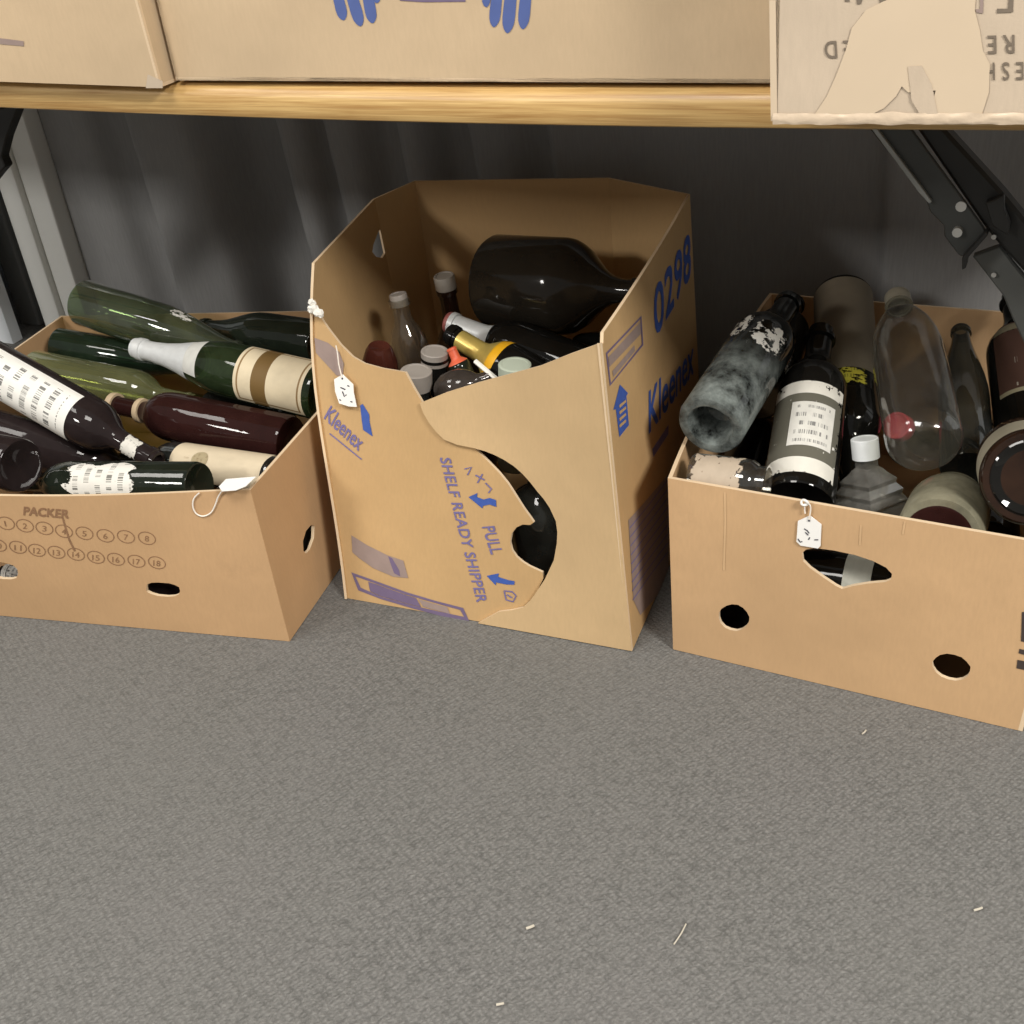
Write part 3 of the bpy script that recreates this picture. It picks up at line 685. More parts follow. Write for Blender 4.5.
# ------------------------------------------------------------------ bottles
PROF = {
 'bordeaux': [(0, .03), (.55, .022), (.86, .002), (.95, 0), (1, .012), (1, .62), (.985, .65), (.93, .685), (.80, .72), (.62, .75), (.46, .775), (.40, .80), (.385, .84), (.375, .955), (.43, .957), (.43, .982), (.385, .985), (.38, 1.0), (.27, 1.0), (.26, .95)],
 'burgundy': [(0, .05), (.55, .035), (.86, .002), (.95, 0), (1, .012), (1, .46), (.98, .51), (.92, .56), (.81, .62), (.66, .69), (.52, .755), (.42, .82), (.36, .89), (.345, .945), (.40, .947), (.40, .975), (.36, .978), (.35, 1.0), (.25, 1.0), (.24, .95)],
 'hock': [(0, .02), (.6, .015), (.88, .002), (.95, 0), (1, .012), (1, .48), (.97, .54), (.88, .62), (.72, .72), (.56, .80), (.44, .87), (.38, .92), (.37, .96), (.43, .962), (.43, .985), (.38, .988), (.37, 1.0), (.27, 1.0), (.26, .96)],
 'whisky': [(0, .02), (.6, .015), (.9, .002), (.96, 0), (1, .012), (1, .60), (.98, .64), (.90, .68), (.74, .72), (.55, .76), (.42, .80), (.38, .84), (.38, .93), (.46, .932), (.46, .95), (.36, .955), (.36, 1.0), (.28, 1.0), (.27, .95)],
 'jar': [(0, .02), (.6, .015), (.88, .002), (.94, 0), (1, .03), (1, .72), (.97, .79), (.86, .85), (.78, .88), (.78, .97), (.83, .975), (.83, 1.0), (.72, 1.0), (.70, .9)],
 'flask': [(0, .02), (.6, .015), (.88, .002), (.94, 0), (1, .02), (1, .55), (.97, .61), (.84, .67), (.60, .72), (.45, .76), (.42, .80), (.42, .95), (.52, .955), (.52, .995), (.40, 1.0), (.32, 1.0)],
 'pet': [(0, .04), (.4, .01), (.7, .0), (.82, .004), (.94, .03), (.99, .07), (1, .11), (.985, .14), (1, .17), (1, .52), (.985, .54), (.99, .60), (.93, .69), (.80, .77), (.60, .84), (.42, .885), (.34, .905), (.33, .93), (.40, .933), (.40, .943), (.33, .946), (.33, 1.0), (.27, 1.0)],
 'jug': [(0, .03), (.6, .02), (.86, .003), (.95, 0), (1, .025), (1, .50), (.98, .54), (.92, .58), (.78, .64), (.58, .70), (.40, .76), (.28, .82), (.235, .88), (.23, .95), (.28, .955), (.28, .985), (.23, 1.0), (.16, 1.0)],
 'decanter': [(0, .02), (.6, .015), (.88, .002), (.94, 0), (1, .03), (1, .40), (.96, .47), (.82, .55), (.62, .62), (.50, .68), (.46, .76), (.50, .80), (.56, .83), (.60, .90), (.66, .97), (.66, 1.0), (.50, 1.0)],
 'bulb': [(0, .02), (.4, .01), (.55, .0), (.7, .04), (.92, .16), (1, .32), (.97, .46), (.84, .58), (.62, .68), (.46, .74), (.42, .80), (.42, .94), (.5, .95), (.5, 1.0), (.36, 1.0)],
}
def lathe(name, prof, R, L, seg=40, sharp=38):
    vs = []; fs = []; n = len(prof)
    for r, z in prof:
        for k in range(seg):
            a = 2*math.pi*k/seg; vs.append((max(r, 1e-4)*R*math.cos(a), max(r, 1e-4)*R*math.sin(a), z*L))
    for i in range(n-1):
        for k in range(seg): fs.append((i*seg+k, i*seg+(k+1) % seg, (i+1)*seg+(k+1) % seg, (i+1)*seg+k))
    me = bpy.data.meshes.new(name); me.from_pydata(vs, [], fs); me.update()
    me.polygons.foreach_set('use_smooth', [True]*len(me.polygons)); me.set_sharp_from_angle(angle=math.radians(sharp))
    return me
def prof_r(prof, z):
    best = 0
    out_ = [p for p in prof]
    for (r0, z0), (r1, z1) in zip(out_, out_[1:]):
        if z0 <= z <= z1 and z1 > z0: best = max(best, r0+(r1-r0)*(z-z0)/(z1-z0))
    return best
def patch(name, prof, R, L, z0, z1, a0, half, off=.0007, nu=20, nv=10):
    vs = []; fs = []; uvs = []; nu = max(nu, int(half*26))
    for j in range(nv+1):
        z = z0+(z1-z0)*j/nv; r = prof_r(prof, z)*R+off
        for i in range(nu+1):
            a = a0-half+2*half*i/nu; vs.append((r*math.cos(a), r*math.sin(a), z*L)); uvs.append((i/nu, j/nv))
    for j in range(nv):
        for i in range(nu): a = j*(nu+1)+i; fs.append((a, a+1, a+nu+2, a+nu+1))
    me = bpy.data.meshes.new(name); me.from_pydata(vs, [], fs); me.update()
    ul = me.uv_layers.new(name='UVMap')
    for lp_ in me.loops: ul.data[lp_.index].uv = uvs[lp_.vertex_index]
    me.polygons.foreach_set('use_smooth', [True]*len(me.polygons)); return me
def solve_tip(B, pxT, L, sol):
    """mouth lies on the line of sight through pxT at distance L from the base; sol 'near' or 'far'"""
    d = ray(*pxT).normalized(); w = CAM-B; bq = w.dot(d); c = w.dot(w)-L*L; disc_ = bq*bq-c
    if disc_ < 0: t = -bq
    else: t = -bq-math.sqrt(disc_) if sol == 'near' else -bq+math.sqrt(disc_)
    return CAM+d*t
ROOTS = []
SHIFT = [[0.0034, -0.0123, 0.0021], [0.0017, -0.0073, -0.0011], [0.0, 0.0, 0.0], [0.0098, 0.0016, 0.0011], [-0.0074, -0.0029, 0.0143], [0.0058, -0.0059, 0.0071], [0.0044, -0.0092, 0.0033], [-0.0147, -0.0034, -0.0161], [0.0005, -0.0012, 0.0012], [-0.0006, 0.0014, -0.0014], [0.0094, 0.0087, 0.0099], [-0.0102, 0.0115, -0.0195], [0.0, 0.0, 0.0002], [-0.0015, 0.0018, -0.0018], [0.0, 0.0, 0.0], [0.0, 0.0, 0.0], [0.0, 0.0, 0.0], [-0.0063, 0.0315, -0.0013], [-0.0004, -0.0021, 0.0199], [0.0, 0.0, 0.0], [0.0, 0.0, 0.0], [-0.0224, 0.0331, -0.0197], [0.0048, 0.0009, 0.0017], [-0.0053, 0.002, 0.0001], [-0.0077, 0.0009, -0.0015], [0.0047, -0.0027, 0.0004], [0.0049, 0.0043, -0.0023], [-0.0062, -0.0045, 0.0105], [-0.0099, -0.0004, -0.001], [0.0155, 0.0158, 0.0394], [-0.0031, -0.0031, 0.0182], [0.0023, 0.0266, -0.0168], [0.0073, -0.0032, 0.0221], [0.016, 0.0124, -0.0086], [0.0004, 0.0066, -0.0048], [-0.0065, -0.0064, 0.0224], [0.0, 0.0, 0.0], [0.0025, 0.0403, -0.022], [-0.0052, -0.0086, -0.0018], [0.011, 0.0046, 0.0187], [0.0014, 0.0009, -0.0002], [-0.0016, -0.0014, 0.0011], [-0.0011, 0.0098, -0.0028], [-0.0002, -0.0214, -0.0108], [0.0036, 0.0001, 0.0002], [0.0035, 0.0089, -0.0103], [-0.0013, 0.0032, -0.0027]]
def bottle(name, kind, B, T, R, mat, label, cat='bottle', group=None, parts=(), roll=0., body='glass_body', L=None, seg=40):
    """B base centre, T mouth centre in space"""
    B = V3(B); T = V3(T)
    if len(ROOTS) < len(SHIFT): sh = V3(SHIFT[len(ROOTS)]); B = B+sh; T = T+sh
    ax = (T-B); Lr = ax.length if L is None else L; ax.normalize()
    view = (CAM-(B+T)/2); xx = (view-ax*view.dot(ax)).normalized(); yy = ax.cross(xx)
    mw = Matrix(((xx.x, yy.x, ax.x, B.x), (xx.y, yy.y, ax.y, B.y), (xx.z, yy.z, ax.z, B.z), (0, 0, 0, 1)))
    root = empty(name, B, label, cat, group, mw)
    pf = PROF[kind] if isinstance(kind, str) else kind
    def add(nm, me, mt, par=root, lab=None):
        o = bpy.data.objects.new(nm, me); COL.objects.link(o); me.materials.append(mt); o.parent = par
        if lab: o['label'] = lab
        return o
    g = add(body, lathe(body, pf, R, Lr, seg), mat)
    for p in parts:
        k = p[0]
        if k == 'label':      # name, z0, z1, angle offset, half angle, material
            _, nm, z0, z1, a0, half, mt = p[:7]
            add(nm, patch(nm, pf, R, Lr, z0, z1, a0, half, .0006 if len(p) < 8 else p[7]), mt, root)
        elif k == 'sleeve':   # foil following the neck
            _, nm, z0, z1, mt = p[:5]
            zs = sorted(set([z0, z1]+[z for _, z in pf if z0 < z < z1]))
            pr = [(prof_r(pf, z)+.0008/R, z) for z in zs]
            if z1 > .985: pr += [(.02, z1+.002)]
            add(nm, lathe(nm, pr, R, Lr, seg), mt, root)
        elif k == 'cap':      # name, z0, z1, radius in metres, material
            _, nm, z0, z1, rc, mt = p[:6]
            q = rc/R; pr = [(q*.98, z0), (q, z0+.002), (q, z1-.006), (q*.94, z1), (q*.80, z1), (q*.77, z1-.004), (.01, z1-.004)]
            c = add(nm, lathe(nm, pr, R, Lr, 28), mt, root)
            if len(p) > 6 and p[6]: # a ring under the cap
                add('cap_ring', lathe('cap_ring', [(q*.85, z0-.018), (q*1.06, z0-.018), (q*1.06, z0-.004), (q*.85, z0-.004)], R, Lr, 28), mt, c)
        elif k == 'lathe':
            _, nm, pr, mt = p[:4]
            add(nm, lathe(nm, pr, R, Lr, seg), mt, root)
        elif k == 'ring':
            _, nm, z0, z1, rc, mt = p[:6]
            q = rc/R; add(nm, lathe(nm, [(q*.8, z0), (q, z0), (q*1.04, (z0+z1)/2), (q, z1), (q*.8, z1)], R, Lr, 28), mt, root)
    ext = max([1.]+[p[3] for p in parts if p[0] == 'cap'])
    ROOTS.append((root, pf, R, Lr, ext, group)); return root
def bz(px, z): return atz(px[0], px[1], z)

L = {
 'plainwhite': label_mat('label_white_print', (.80, .79, .74), (.03, .03, .03), 8, .62, frame=False),
 'oval': label_mat('label_oval', (.74, .72, .66), (.06, .06, .05), 7, .55, 'oval', .34, torn_scale=2.6),
 'cream': label_mat('label_cream', (.70, .60, .42), (.25, .16, .07), 5, .15, band=[(.52, .74, (.16, .095, .03))], frame=True),
 'beige': label_mat('label_beige', (.66, .56, .40), (.30, .22, .12), 8, .3),
 'small': label_mat('label_small', (.45, .40, .34), (.03, .02, .02), 4, .6, frame=True),
 'shoulder': label_mat('label_shoulder', (.62, .62, .58), (.35, .27, .18), 4, .25),
 'torn': label_mat('label_torn_white', (.70, .69, .64), (.2, .2, .2), 6, .2, 'rect', .47, torn_scale=4),
 'peel': label_mat('label_peeling', (.72, .70, .63), (.1, .1, .09), 9, .1, 'rect', .18, torn_scale=6, band=[(.16, .86, (.12, .115, .09))], under=((.70, .69, .64), 9, .66)),
 'inset': label_mat('label_inset', (.68, .67, .62), (.10, .10, .10), 5, .6),
 'yellow': label_mat('label_yellow', (.52, .47, .05), (.12, .12, .02), 3, .5, 'rect', .42, torn_scale=5),
 'redbrown': label_mat('label_redbrown', (.075, .038, .028), (.42, .40, .34), 6, .35, band=[(.0, .05, (.30, .27, .18)), (.84, .97, (.20, .18, .12))]),
 'olive': label_mat('label_olive', (.18, .152, .11), marks=False, stain=.2),
 'plainpaper': label_mat('label_plain', (.42, .42, .36), marks=False),
 'medal': label_mat('label_medallion', (.40, .33, .20), (.2, .14, .07), 4, .5, 'oval'),
 'khaki': label_mat('label_khaki', (.34, .31, .23), (.2, .18, .13), 5, .0, marks=False),
 'tan': label_mat('label_tan', (.46, .38, .29), (.3, .25, .18), 5, .15, 'rect', .3, torn_scale=6),
 'neckpaper': label_mat('label_neck', (.66, .64, .58), (.15, .15, .15), 4, .4, 'rect', .3, torn_scale=4),
}
G1 = 'bottles in the left tray box'; G2 = 'bottles in the tall middle box'; G3 = 'bottles in the right box'
Z = atz; Y = aty
def bt(*a, **k):
    return bottle(*a, **k)
# ---- left box
bt('wine_bottle', 'hock', Z(87, 301, .285), Z(244, 350, .225), .0425, GL['green'], 'pale green empty bottle tilted up at the back left corner of the left tray box', 'bottle', G1,
   [('label', 'shoulder_label', .56, .72, -1.0, .45, L['torn'])])
bt('wine_bottle', 'burgundy', Z(325, 342, .245), Z(204, 324, .225), .040, GL['oldgreen'], 'very dark green bottle lying furthest back at the right of the left tray box', 'bottle', G1)
bt('wine_bottle', 'hock', Z(58, 346, .215), Z(195, 369, .175), .034, GL['darkgreen'], 'dark green bottle lying just under the tilted pale green bottle in left tray', 'bottle', G1)
bt('wine_bottle', 'bordeaux', Z(30, 371, .20), Z(190, 403, .165), .037, GL['yellowgreen'], 'yellow-green bottle lying behind the large white labelled bottle in left tray', 'bottle', G1)
bt('champagne_bottle', 'burgundy', Z(331, 400, .205), Z(142, 355, .235), .0465, GL['midgreen'], 'green bottle with white foil neck and cream label banded in brown', 'bottle', G1,
   [('sleeve', 'neck_foil', .66, 1.0, M['foil_white']), ('label', 'shoulder_label', .58, .70, .25, .9, L['shoulder']), ('label', 'body_label', .03, .37, .1, 1.25, L['cream']), ('ring', 'foil_seal', .645, .66, .030, M['cream_ring'])])
bt('wine_bottle', 'bordeaux', Z(-18, 361, .285), Z(158, 463, .165), .042, GL['plum'], 'dark bottle with a large white printed label slanting down from the left edge', 'bottle', G1,
   [('label', 'body_label', .06, .60, .35, 1.15, L['plainwhite']), ('label', 'neck_label', .84, .92, .1, 1.2, L['neckpaper'], .0012)])
bt('wine_bottle', 'bordeaux', Z(292, 440, .165), Z(112, 403, .185), .041, GL['maroon'], 'glossy maroon brown bottle with two cream neck rings lying at the right of left tray', 'bottle', G1,
   [('ring', 'neck_ring', .955, .985, .0205, M['cream_ring']), ('ring', 'neck_ring', .80, .825, .0205, M['cream_ring'])])
bt('wine_bottle', 'bordeaux', Z(-30, 418, .215), Z(165, 470, .12), .042, GL['plum'], 'dark brown bottle lying directly below the white labelled bottle in left tray', 'bottle', G1)
bt('wine_bottle', 'bordeaux', Z(22, 466, .232), Z(-85, 443, .228), .040, GL['plum'], 'dark brown bottle at the front left rim of the left tray box', 'bottle', G1)
bt('wine_bottle', 'bordeaux', Z(199, 485, .210), Z(5, 482, .17), .034, GL['oldgreen'], 'green black bottle with torn oval white label at the front rim of left tray', 'bottle', G1,
   [('label', 'oval_label', .22, .62, .25, 1.0, L['oval']), ('cap', 'base_cap', -.012, .03, .030, M['grey_cap'])][:1])
bt('wine_bottle', 'bordeaux', Z(272, 485, .17), Z(120, 460, .115), .031, GL['smoke'], 'bottle with beige label and round medallion, behind the tag on the left tray corner', 'bottle', G1,
   [('label', 'body_label', .02, .58, .3, 1.3, L['beige']), ('label', 'label_medallion', .34, .44, .25, .42, L['medal'], .0013)])
bt('wine_bottle', 'bordeaux', Z(208, 401, .18), Z(322, 432, .16), .031, GL['black'], 'small black bottle between the cream banded bottle and the maroon bottle', 'bottle', G1,
   [('label', 'small_label', .52, .68, .5, .5, L['small'])])
bt('wine_bottle', 'bordeaux', (-1.08, 1.10, .045), (-1.44, 1.00, .045), .04, GL['plum'], 'dark bottle seen only through the hand holes of the left tray box', 'bottle', G1,
   [('label', 'body_label', .82, .98, 0, 2.8, L['plainwhite'])])
STOP = [(0, .02), (.6, .015), (.88, .002), (.94, 0), (1, .02), (1, .74), (.95, .79), (.78, .835), (.56, .87), (.46, .90), (.44, .955), (.56, .958), (.56, .985), (.40, .99), (.36, 1.0)]
for k, (a, c_, d_) in enumerate((((-1.56, 1.22, .075), (-1.24, 1.34, .07), 'dark bottle lying deep under the white labelled bottle in left tray'), ((-1.40, 1.13, .055), (-1.12, 1.28, .05), 'dark bottle lying deep under the maroon bottle in left tray'), ((-1.02, 1.16, .06), (-1.065, 1.50, .06), 'dark bottle lying deep along the right wall of the left tray box'), ((-1.44, 1.47, .09), (-1.13, 1.45, .09), 'dark bottle lying deep under the cream banded bottle in left tray'))):
    bt('wine_bottle', 'bordeaux', a, c_, .038, GL['black'], d_, 'bottle', G1)  # the one along the right wall is added to darken the side hole
# ---- tall middle box
bt('glass_jug', 'jug', Y(489, 289, 1.535), Y(638, 300, 1.50), .073, GL['jug'], 'large dark glass jug lying on its side at the back of the middle box', 'jug', G2)
bt('capped_bottle', 'whisky', (-.866, 1.535, .02), Y(447, 291, 1.51), .036, GL['brown'], 'brown bottle with a pale screw cap standing left of the large jug', 'bottle', G2,
   [('cap', 'screw_cap', .955, 1.02, .0165, M['dim_cap'])])
bt('stoppered_bottle', STOP, (-.872, 1.405, .05), Y(398, 296, 1.42), .029, GL['clear'], 'clear glass bottle with flared stopper standing at the left of middle box', 'bottle', G2,
   [('cap', 'stopper', .955, 1.01, .0135, M['grey_cap'])])
bt('small_bottle', 'bulb', Y(379, 346, 1.32), Y(383, 440, 1.33), .028, GL['redbrown'], 'small red brown bottle standing upside down by the torn left rim of middle box', 'bottle', G2)
bt('wine_bottle', 'bordeaux', Y(650, 395, 1.40), Y(450, 320, 1.44), .040, GL['black'], 'black bottle with a white foil neck lying in front of the large jug', 'bottle', G2,
   [('sleeve', 'neck_foil', .76, .985, M['foil_white']), ('cap', 'neck_cap', .984, 1.004, .0165, M['foil_pink'])])
bt('wine_bottle', 'bordeaux', Y(615, 437, 1.335), Y(446, 334, 1.40), .038, GL['black'], 'dark bottle with gold foil neck and yellow band in the middle box', 'bottle', G2,
   [('sleeve', 'neck_foil', .71, .93, M['foil_gold']), ('sleeve', 'neck_band', .66, .712, M['foil_yellow'])])
bt('capped_jar', 'jar', Y(421, 480, 1.285), Y(419, 381, 1.285), .026, GL['smoke'], 'small jar with a wide grey lid nearest the notch of middle box', 'jar', G2,
   [('cap', 'lid', .93, 1.09, .0225, M['grey_cap'])])
bt('capped_bottle', 'jar', Y(439, 460, 1.345), Y(439, 356, 1.345), .025, GL['black'], 'dark small bottle with grey lid behind the wide lidded jar', 'bottle', G2,
   [('cap', 'lid', .94, 1.05, .0200, M['grey_cap'])])
bt('tiny_bottle', 'bordeaux', Y(472, 396, 1.345), Y(449, 347, 1.355), .016, GL['oldgreen'], 'tiny bottle with an orange red cap among the lidded jars', 'bottle', G2,
   [('sleeve', 'cap', .70, 1.0, M['orange_cap'])])
bt('round_flask', 'bulb', Y(434, 393, 1.285), Y(488, 377, 1.30), .026, GL['purple'], 'round purple grey glass flask lying behind the front rim of middle box', 'flask', G2)
bt('capped_jar', 'jar', Y(522, 470, 1.305), Y(521, 373, 1.305), .026, GL['olivejar'], 'small jar with pale green lid at the front rim of middle box', 'jar', G2,
   [('cap', 'lid', .92, 1.03, .0225, M['mint_cap'])])
bt('wine_bottle', 'bordeaux', (-.528, 1.54, .27), (-.72, 1.53, .24), .038, GL['black'], 'black bottle lying under the neck of the large jug', 'bottle', G2)
bt('small_bottle', 'flask', (-.650, 1.252, .008), (-.638, 1.252, .185), .045, GL['grey'], 'grey glass bottle seen through the torn hole in the front of middle box', 'bottle', G2)
p0, p1, p2 = Y(475, 361, 1.305), Y(488, 372, 1.300), Y(507, 388, 1.29)
tag(link('paper_strip', tube('paper_strip', smoothpts([p0, p1, p2]), .0035, 6), M['paper_white']), 'curled white paper strip beside the yellow banded bottle', 'paper')
# ---- right box
CUT = [(0, .16), (.45, .13), (.64, .03), (.70, .0), (.80, -.004), (.95, 0), (1, .015)]+PROF['bordeaux'][5:]
cb = bt('wine_bottle', CUT, Y(713, 438, 1.275), Y(792, 312, 1.575), .0435, GL['teal'], 'dusty grey green bottle with its round base facing out at front left of right box', 'bottle', G3,
   [('label', 'torn_label', .40, .62, .1, .8, L['torn']), ('label', 'torn_label', .46, .66, -1.0, .5, L['torn'])])
bt('wine_bottle', 'whisky', Y(791, 503, 1.253), Y(816, 327, 1.535), .0465, GL['black'], 'black bottle with a peeling black and white label at the front of right box', 'bottle', G3,
   [('label', 'peeling_label', .05, .55, -.15, 1.15, L['peel']), ('label', 'printed_panel', .19, .43, .10, .62, L['inset'], .0012)])
bt('small_bottle', 'jar', Y(688, 489, 1.24), Y(762, 498, 1.24), .030, GL['clear'], 'bottle with tan label tucked under the dusty round based bottle in right box', 'bottle', G3,
   [('label', 'tan_label', .05, .72, .1, 1.4, L['tan'])])
bt('wine_bottle', 'bordeaux', Y(742, 392, 1.46), Y(782, 300, 1.74), .043, GL['black'], 'black bottle behind the dusty round based bottle in right box', 'bottle', G3,
   [('label', 'torn_label', .03, .30, .2, .8, L['torn'])])
WRAP = [(0, .03), (.55, .022), (.86, .002), (.95, 0), (1, .012), (1, .72), (.985, .74), (.93, .765), (.80, .79), (.62, .81), (.46, .83), (.40, .85), (.385, .87), (.375, .955), (.43, .957), (.43, .982), (.38, 1.0), (.27, 1.0)]
bt('wine_bottle', WRAP, Y(842, 294, 1.735), Y(851, 478, 1.40), .0435, GL['black'], 'dull bottle wrapped in olive brown paper with a torn yellow label, back of right box', 'bottle', G3,
   [('label', 'olive_wrapper', .02, .54, 0, 3.1, L['olive']), ('label', 'yellow_label', .53, .64, .15, .95, L['yellow'])])
bt('plastic_bottle', 'pet', Y(931, 464, 1.325), Y(902, 312, 1.59), .0465, GL['pet'], 'clear plastic bottle with ribbed cap and rounded base leaning in right box', 'bottle', G3,
   [('cap', 'screw_cap', .955, 1.015, .0175, M['khaki_cap'], True)], body='bottle_body')
bt('capped_bottle', 'flask', Y(948, 452, 1.72), Y(899, 427, 1.54), .026, GL['smoke'], 'bottle with a bright red cap lying behind the clear plastic bottle', 'bottle', G3,
   [('cap', 'screw_cap', .95, 1.06, .0195, M['red_cap'])])
SQB = [(0, .02), (.9, 0), (1, .03), (1, .44), (.93, .47), (1.0, .50), (.86, .56), (.90, .60), (.72, .66), (.76, .70), (.52, .76), (.40, .80), (.30, .82), (.30, .98), (.25, 1.0)]
bt('square_bottle', SQB, Y(868, 558, 1.283), Y(858, 447, 1.315), .047, GL['ribbed'], 'small clear ribbed square bottle with a white cap at the front of right box', 'bottle', G3,
   [('cap', 'screw_cap', .90, 1.08, .0172, M['white_cap'])], seg=4)
bt('glass_jar', 'jar', Y(944, 533, 1.235), Y(957, 499, 1.37), .050, GL['olivejar'], 'olive tinted glass jar lying base out at the front rim of right box', 'jar', G3,
   [('lathe', 'base_disc', [(.0, .01), (.5, .008), (.66, -.004), (.74, -.006), (.78, -.002)], GL['maroon'])])
bt('glass_jar', 'jar', Y(1019, 493, 1.245), Y(1010, 470, 1.40), .055, GL['brown'], 'large brown jar with its round base facing out at the right edge of right box', 'jar', G3,
   [('label', 'paper_band', .035, .5, 0, 3.12, L['khaki']), ('lathe', 'base_disc', [(.0, .03), (.5, .028), (.70, .0), (.76, -.008), (.80, -.002)], GL['black'])])
bt('wine_bottle', 'whisky', Y(1034, 452, 1.50), Y(1013, 296, 1.74), .047, GL['black'], 'dark bottle with a red brown label behind the large brown jar', 'bottle', G3,
   [('label', 'redbrown_label', .25, .72, .2, 1.0, L['redbrown'])])
bt('wine_bottle', 'hock', Y(968, 470, 1.44), Y(962, 330, 1.70), .034, GL['smoke'], 'smoky dark bottle lying between the clear plastic bottle and the right edge', 'bottle', G3)
bt('wine_bottle', 'bordeaux', (-.36, 1.255, .05), (-.02, 1.25, .05), .042, GL['black'], 'dark filler bottle added to darken the round hand holes of right box', 'bottle', G3)  # added filler: black glass gives the round holes their shaded inside
bt('wine_bottle', 'bordeaux', (-.06, 1.262, .137), (-.34, 1.262, .132), .036, GL['black'], 'dark bottle with white label seen through the triangular hand hole', 'bottle', G3,
   [('label', 'body_label', .38, .50, .6, 1.4, L['plainpaper'])])

bt('wine_bottle', 'bordeaux', (-.375, 1.30, .15), (-.395, 1.62, .16), .036, GL['black'], 'dark bottle lying deep along the left wall of the right box', 'bottle', G3)
bt('wine_bottle', 'bordeaux', (-.05, 1.36, .13), (-.085, 1.70, .12), .040, GL['black'], 'dark bottle lying deep below the smoky bottle in right box', 'bottle', G3)
bt('wine_bottle', 'bordeaux', (-.23, 1.36, .06), (-.26, 1.70, .06), .040, GL['black'], 'dark bottle lying at the bottom in the middle of right box', 'bottle', G3)


# ------------------------------------------------------------------ price tags
def price_tag(pts, hole, string_pts, label, yoff, face, root_face_off, marks, ring=None):
    """card and string hanging on a box front; pts is the card outline"""
    c0 = face(*face.inv(*hole), root_face_off)
    root = empty('price_tag', c0, label, 'tag', 'white price tags on the boxes')
    o = panel('tag_card', face, face.px(pts), (), .0008, M['tag'], root, 4, off=root_face_off)
    for mk in marks: decal('pen_mark', face, face.px(stroke(mk, .55)), M['ink_pen'], root, off=root_face_off+.0006, n=2)
    dh = face(*face.inv(*hole), root_face_off+.0004)
    link('tag_hole', tube('tag_hole', [dh-V3((0, .0002, 0)), dh-V3((0, .0007, 0))], .0013, 10), M['ink_pen'], root)
    P = [face(*face.inv(px, py), root_face_off+.001+e) for px, py, e in string_pts]
    link('string', tube('string', smoothpts(P), .0009, 6), M['string'], root)
    if ring:
        c = face(*face.inv(*ring), root_face_off+.003)
        link('string_knot', tube('string_knot', [c+V3((math.cos(a)*.004, -.001*math.sin(a*2), math.sin(a)*.0035)) for a in [i*math.pi/6 for i in range(12)]], .0016, 8, True), M['tag_ring'], root)
    return root
price_tag([(335.5, 379), (344, 374), (354.5, 384), (355, 392), (358, 406.5), (350, 406), (340.5, 403), (336.5, 391)], (344, 378), [(344, 377, 0), (341, 365, 0), (339.5, 353, 0), (338.5, 345, .001)], 'white price tag tied to the torn rim of the tall middle box', 0, f2, .003,
    [[(342, 387), (347, 389)], [(344, 391), (346, 396), (348, 394)], [(341, 399), (342.5, 400)], [(352, 401), (354, 401.5)], [(349, 385), (351, 386)]])
price_tag([(798.5, 520), (809.5, 515), (811.5, 515.3), (822, 523.5), (821, 545), (818.5, 547.5), (801, 544.5), (797, 540.5)], (809.8, 519.3), [(809.8, 518, 0), (811.5, 508, 0), (810.5, 502.5, .001), (806.5, 501, .001), (805.5, 508, 0), (806, 512, 0)], 'white price tag with pen marks hanging on the front of the right box', 0, f3, .0025,
    [[(805, 527.5), (808, 529.5), (810, 532)], [(806, 531), (809, 534)], [(798.5, 537.5), (801, 541), (803, 540)], [(809, 538.5), (810.5, 536)], [(815, 538.5), (819, 538.5)]], ring=(806, 500.5))
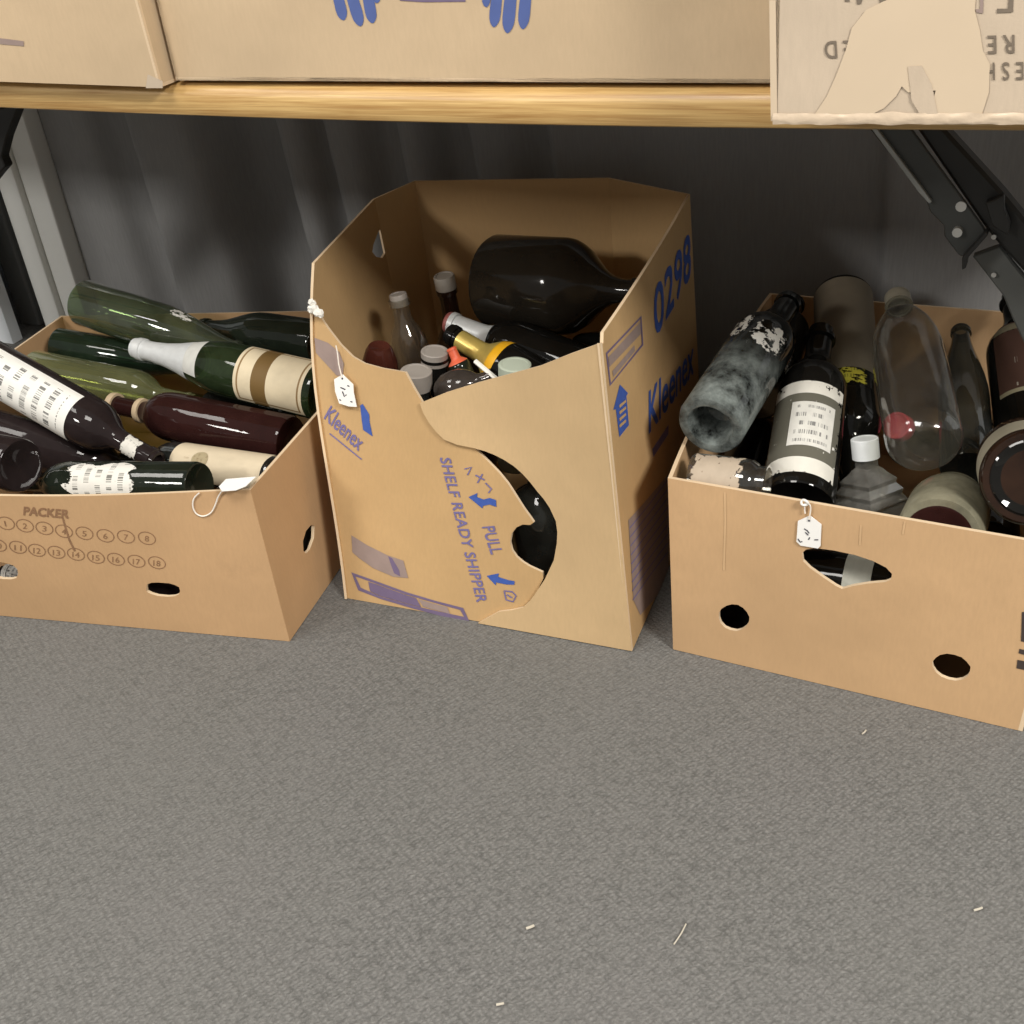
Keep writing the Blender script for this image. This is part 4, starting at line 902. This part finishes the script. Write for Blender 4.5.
# left box: tag lying on the rim with a string loop hanging down
rim_p = f1(*f1.inv(222, 488.5))
tg = empty('price_tag', rim_p, 'small white price tag lying on the front corner rim of the left tray box', 'tag', 'white price tags on the boxes')
tp_ = [(219, 487), (226, 479.5), (256, 477), (246, 486.5), (236, 490.5), (222, 491.5)]
P = [atz(px, py, .2475+.0003*i) for i, (px, py) in enumerate(tp_)]
link('tag_card', mesh('tag_card', [p for p in P]+[p+V3((0, 0, .0008)) for p in P], [tuple(range(6)), tuple(range(6, 12))]+[(i, (i+1) % 6, (i+1) % 6+6, i+6) for i in range(6)]), M['tag'], tg)
sp_ = [(223, 490, .004), (219, 496, .003), (216, 504, .002), (211.5, 512, .002), (204, 515.5, .002), (197, 513, .002), (193.5, 506, .002), (194.5, 498, .002), (200, 492, .003)]
link('string', tube('string', smoothpts([f1(*f1.inv(a, c), e) for a, c, e in sp_]), .0011, 6), M['string'], tg)

# lint on the carpet
for (px, py, dx, dy, r, lab) in ((680, 934, .004, .028, .0011, 'pale bit of straw lying on the carpet right of centre'), (530, 927, .006, .006, .0022, 'small pale crumb on the carpet near the bottom middle'), (500, 1004, .006, .004, .0018, 'tiny white fleck on the carpet at the bottom edge'), (864, 732, .003, .008, .0014, 'tiny white fleck on the carpet before the right box'), (978, 909, .007, .006, .0018, 'small tan crumb on the carpet at lower right')):
    p = atz(px, py, r+.0008)
    tag(link('lint', tube('lint', smoothpts([p-V3((dx, dy, 0))*.5, p+V3((.001, .0, .0006)), p+V3((dx, dy, 0))*.5], 4), r*.7, 6), M['lint']), lab, 'lint', 'bits of lint on the carpet')

# ------------------------------------------------------------------ light
def area(name, loc, target, size, size_y, power, col=(1, .96, .9)):
    l = bpy.data.lights.new(name, 'AREA'); l.shape = 'RECTANGLE'; l.size = size; l.size_y = size_y; l.energy = power; l.color = col
    o = bpy.data.objects.new(name, l); COL.objects.link(o); o.location = loc
    o.rotation_euler = (V3(target)-V3(loc)).to_track_quat('-Z', 'Y').to_euler(); return o
area('ceiling_light', (-.8, -.40, 2.75), (-.8, -.40, 0), .9, .9, 52)
area('ceiling_light', (-2.9, -2.5, 2.75), (-2.9, -2.5, 0), .9, .9, 150)
area('ceiling_light', (2.3, -.5, 2.75), (2.3, -.5, 0), .9, .9, 230)
area('ceiling_light', (-2.7, .2, 2.75), (-2.7, .2, 0), .9, .9, 34)
w = bpy.data.worlds.new('world'); SC.world = w; w.use_nodes = True
bg = w.node_tree.nodes['Background']; bg.inputs[0].default_value = (1, .97, .93, 1); bg.inputs[1].default_value = .28
SC.view_settings.view_transform = 'Standard'; SC.view_settings.look = 'None'; SC.view_settings.gamma = 1; SC.view_settings.use_curve_mapping = False
SC.view_settings.exposure = -.08
SC.cycles.transparent_max_bounces = 24; SC.cycles.max_bounces = 10
